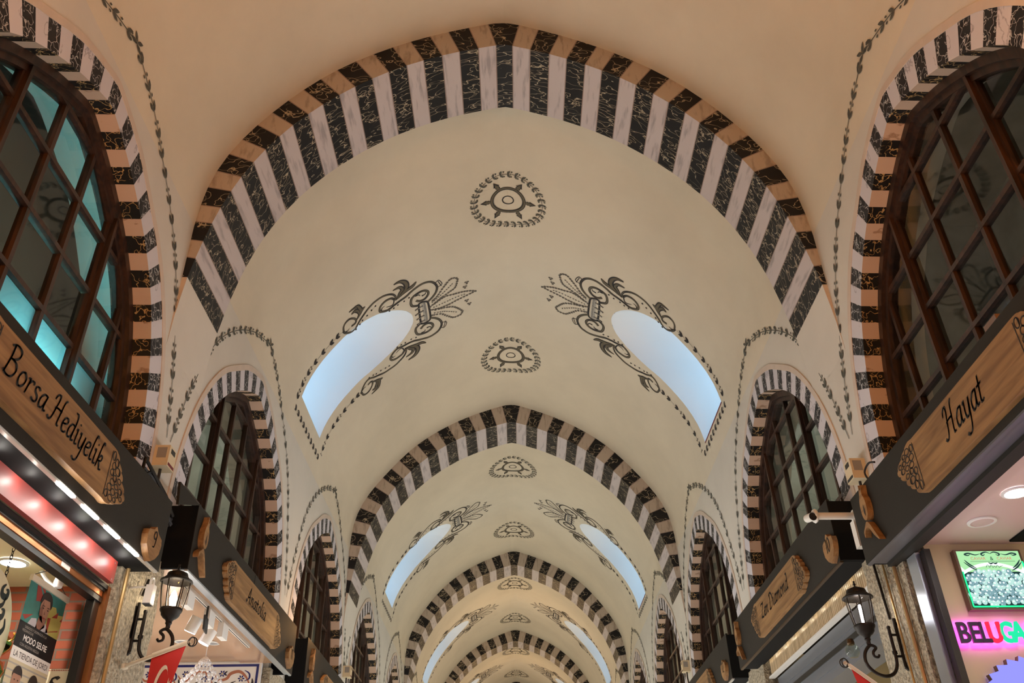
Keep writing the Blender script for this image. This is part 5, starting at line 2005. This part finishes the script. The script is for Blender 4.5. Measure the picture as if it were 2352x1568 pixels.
for k in range(-1, 5):
    mid = YA[k + 1] + TH + (BAY - TH) / 2
    for sd in (-1, 1):
        area('daylight', (sd * 3.3, mid + YCS[sd], 4.9), (0, sd * PI / 2, 0), 1.4, .9, SKY_E * {-1: .08, 0: 1, 1: .9}.get(k, .65), (.40, .70, 1))
for j in range(-1, 9):
    for sd in (-1, 1):
        kk = {-1: .12, 0: .36, 1: 1.04, 2: 1.06, 3: .9, 4: .8}.get(j, .6)
        y = YC[sd] + PITCH * j
        area('shop_light_down', (sd * 2.45, y, -.1), (0, sd * .85, 0), .9, 2.5, DOWN_E * kk, (.97, .995, 1.03) if j < 3 else (1, .96, .85))
        area('shop_light_side', (sd * 2.45, y, -.55), (0, sd * PI / 2, 0), 1.4, 2.5, SIDE_E * kk, (.97, .985, 1.03))
for sd in (-1, 1):
    point('flood_lamp', (sd * 1.72, 1.0, 2.35), WARM_E, (1, .37, .06), .08)
point('flood_lamp', (-1.80, 8.55, 2.32), 9, (1, .50, .17), 0)
for y, e in ((20.0, 26), (26.3, 30), (33.0, 50)):
    point('far_warm_fill', (0, y, 4.6), e, (1, .58, .24), 0)  # unseen warm fill added in the far bays, no lamp hangs there
for sd, j in ((-1, 1), (1, 1), (-1, 2), (1, 2), (-1, 3), (1, 3), (-1, 4), (1, 4)):
    for dy in (-.8, 0, .8):
        point('loft_fill', (sd * 2.75, YC[sd] + PITCH * j + dy, 4.05), LOFT_E / 3, (.97, 1, .93), 0)  # unseen fill added inside the lofts to lighten the window panes
# shop interiors
point('lantern_glow', (-1.92, 4.86, 1.545), .7, (1, .84, .6), 0)
point('lantern_glow', (1.92, 4.80, 1.41), .5, (1, .92, .9), 0)
point('shop_lamp', (-2.85, 3.7, 1.15), 2.0, (1, .88, .68), 0)
area('shop_lamp', (-2.44, 4.17, 1.44), (0, 0, 0), .1, .1, 5, (1, .93, .85))
point('shop_lamp', (-2.60, 6.6, 1.35), 4, (1, .93, .88), 0)
point('shop_lamp', (2.75, 3.4, 1.15), 2.6, (1, .85, .66), 0)
area('shop_lamp', (2.345, 3.66, 1.57), (0, 0, 0), .1, .1, 4, (1, .9, .9))
point('violet_glow', (2.06, 2.45, 1.40), 6, (.36, .10, 1), 0)
for i in range(10):
    point('wash_lamp', (2.085, 5.42 + .265 * i, 1.765), .20, (1, .84, .60), 0)
for i in range(10):
    point('strip_lamp', (-2.045, 4.42 - .25 * i, 1.54), .45, (1, .94, .86), 0)
w = bpy.data.worlds.new('World')
scene.world = w
w.use_nodes = True
w.node_tree.nodes['Background'].inputs[0].default_value = (.62, .78, 1, 1)
w.node_tree.nodes['Background'].inputs[1].default_value = .5

# ------------------------------------------------------------------ camera
cam = bpy.data.cameras.new('Camera')
cam.sensor_width = 36
cam.lens = 1978.2 / 2352 * 36
co = bpy.data.objects.new('Camera', cam)
COL.objects.link(co)
p, yw, ro = .5827, .0076, -.0289
from mathutils import Matrix
cp, sp, cy, sy = math.cos(p), math.sin(p), math.cos(yw), math.sin(yw)
d = Vector((sy * cp, cy * cp, sp))
r = Vector((cy, -sy, 0))
u = r.cross(d)
cr, sr = math.cos(ro), math.sin(ro)
r2, u2 = cr * r + sr * u, -sr * r + cr * u
co.matrix_world = Matrix(((r2.x, u2.x, -d.x, -CX), (r2.y, u2.y, -d.y, 0), (r2.z, u2.z, -d.z, HC), (0, 0, 0, 1)))
cam.clip_start = .02
scene.camera = co
for o in list(COL.objects):
    for k in ('_b', '_k'):
        if k in o: del o[k]
vs = scene.view_settings
vs.view_transform = 'Standard'
vs.look = 'None'
vs.gamma = 1
vs.use_curve_mapping = False
vs.exposure = EXPO
scene.cycles.max_bounces = 7
scene.cycles.diffuse_bounces = 4
scene.cycles.adaptive_threshold = .03
scene.cycles.transparent_max_bounces = 12
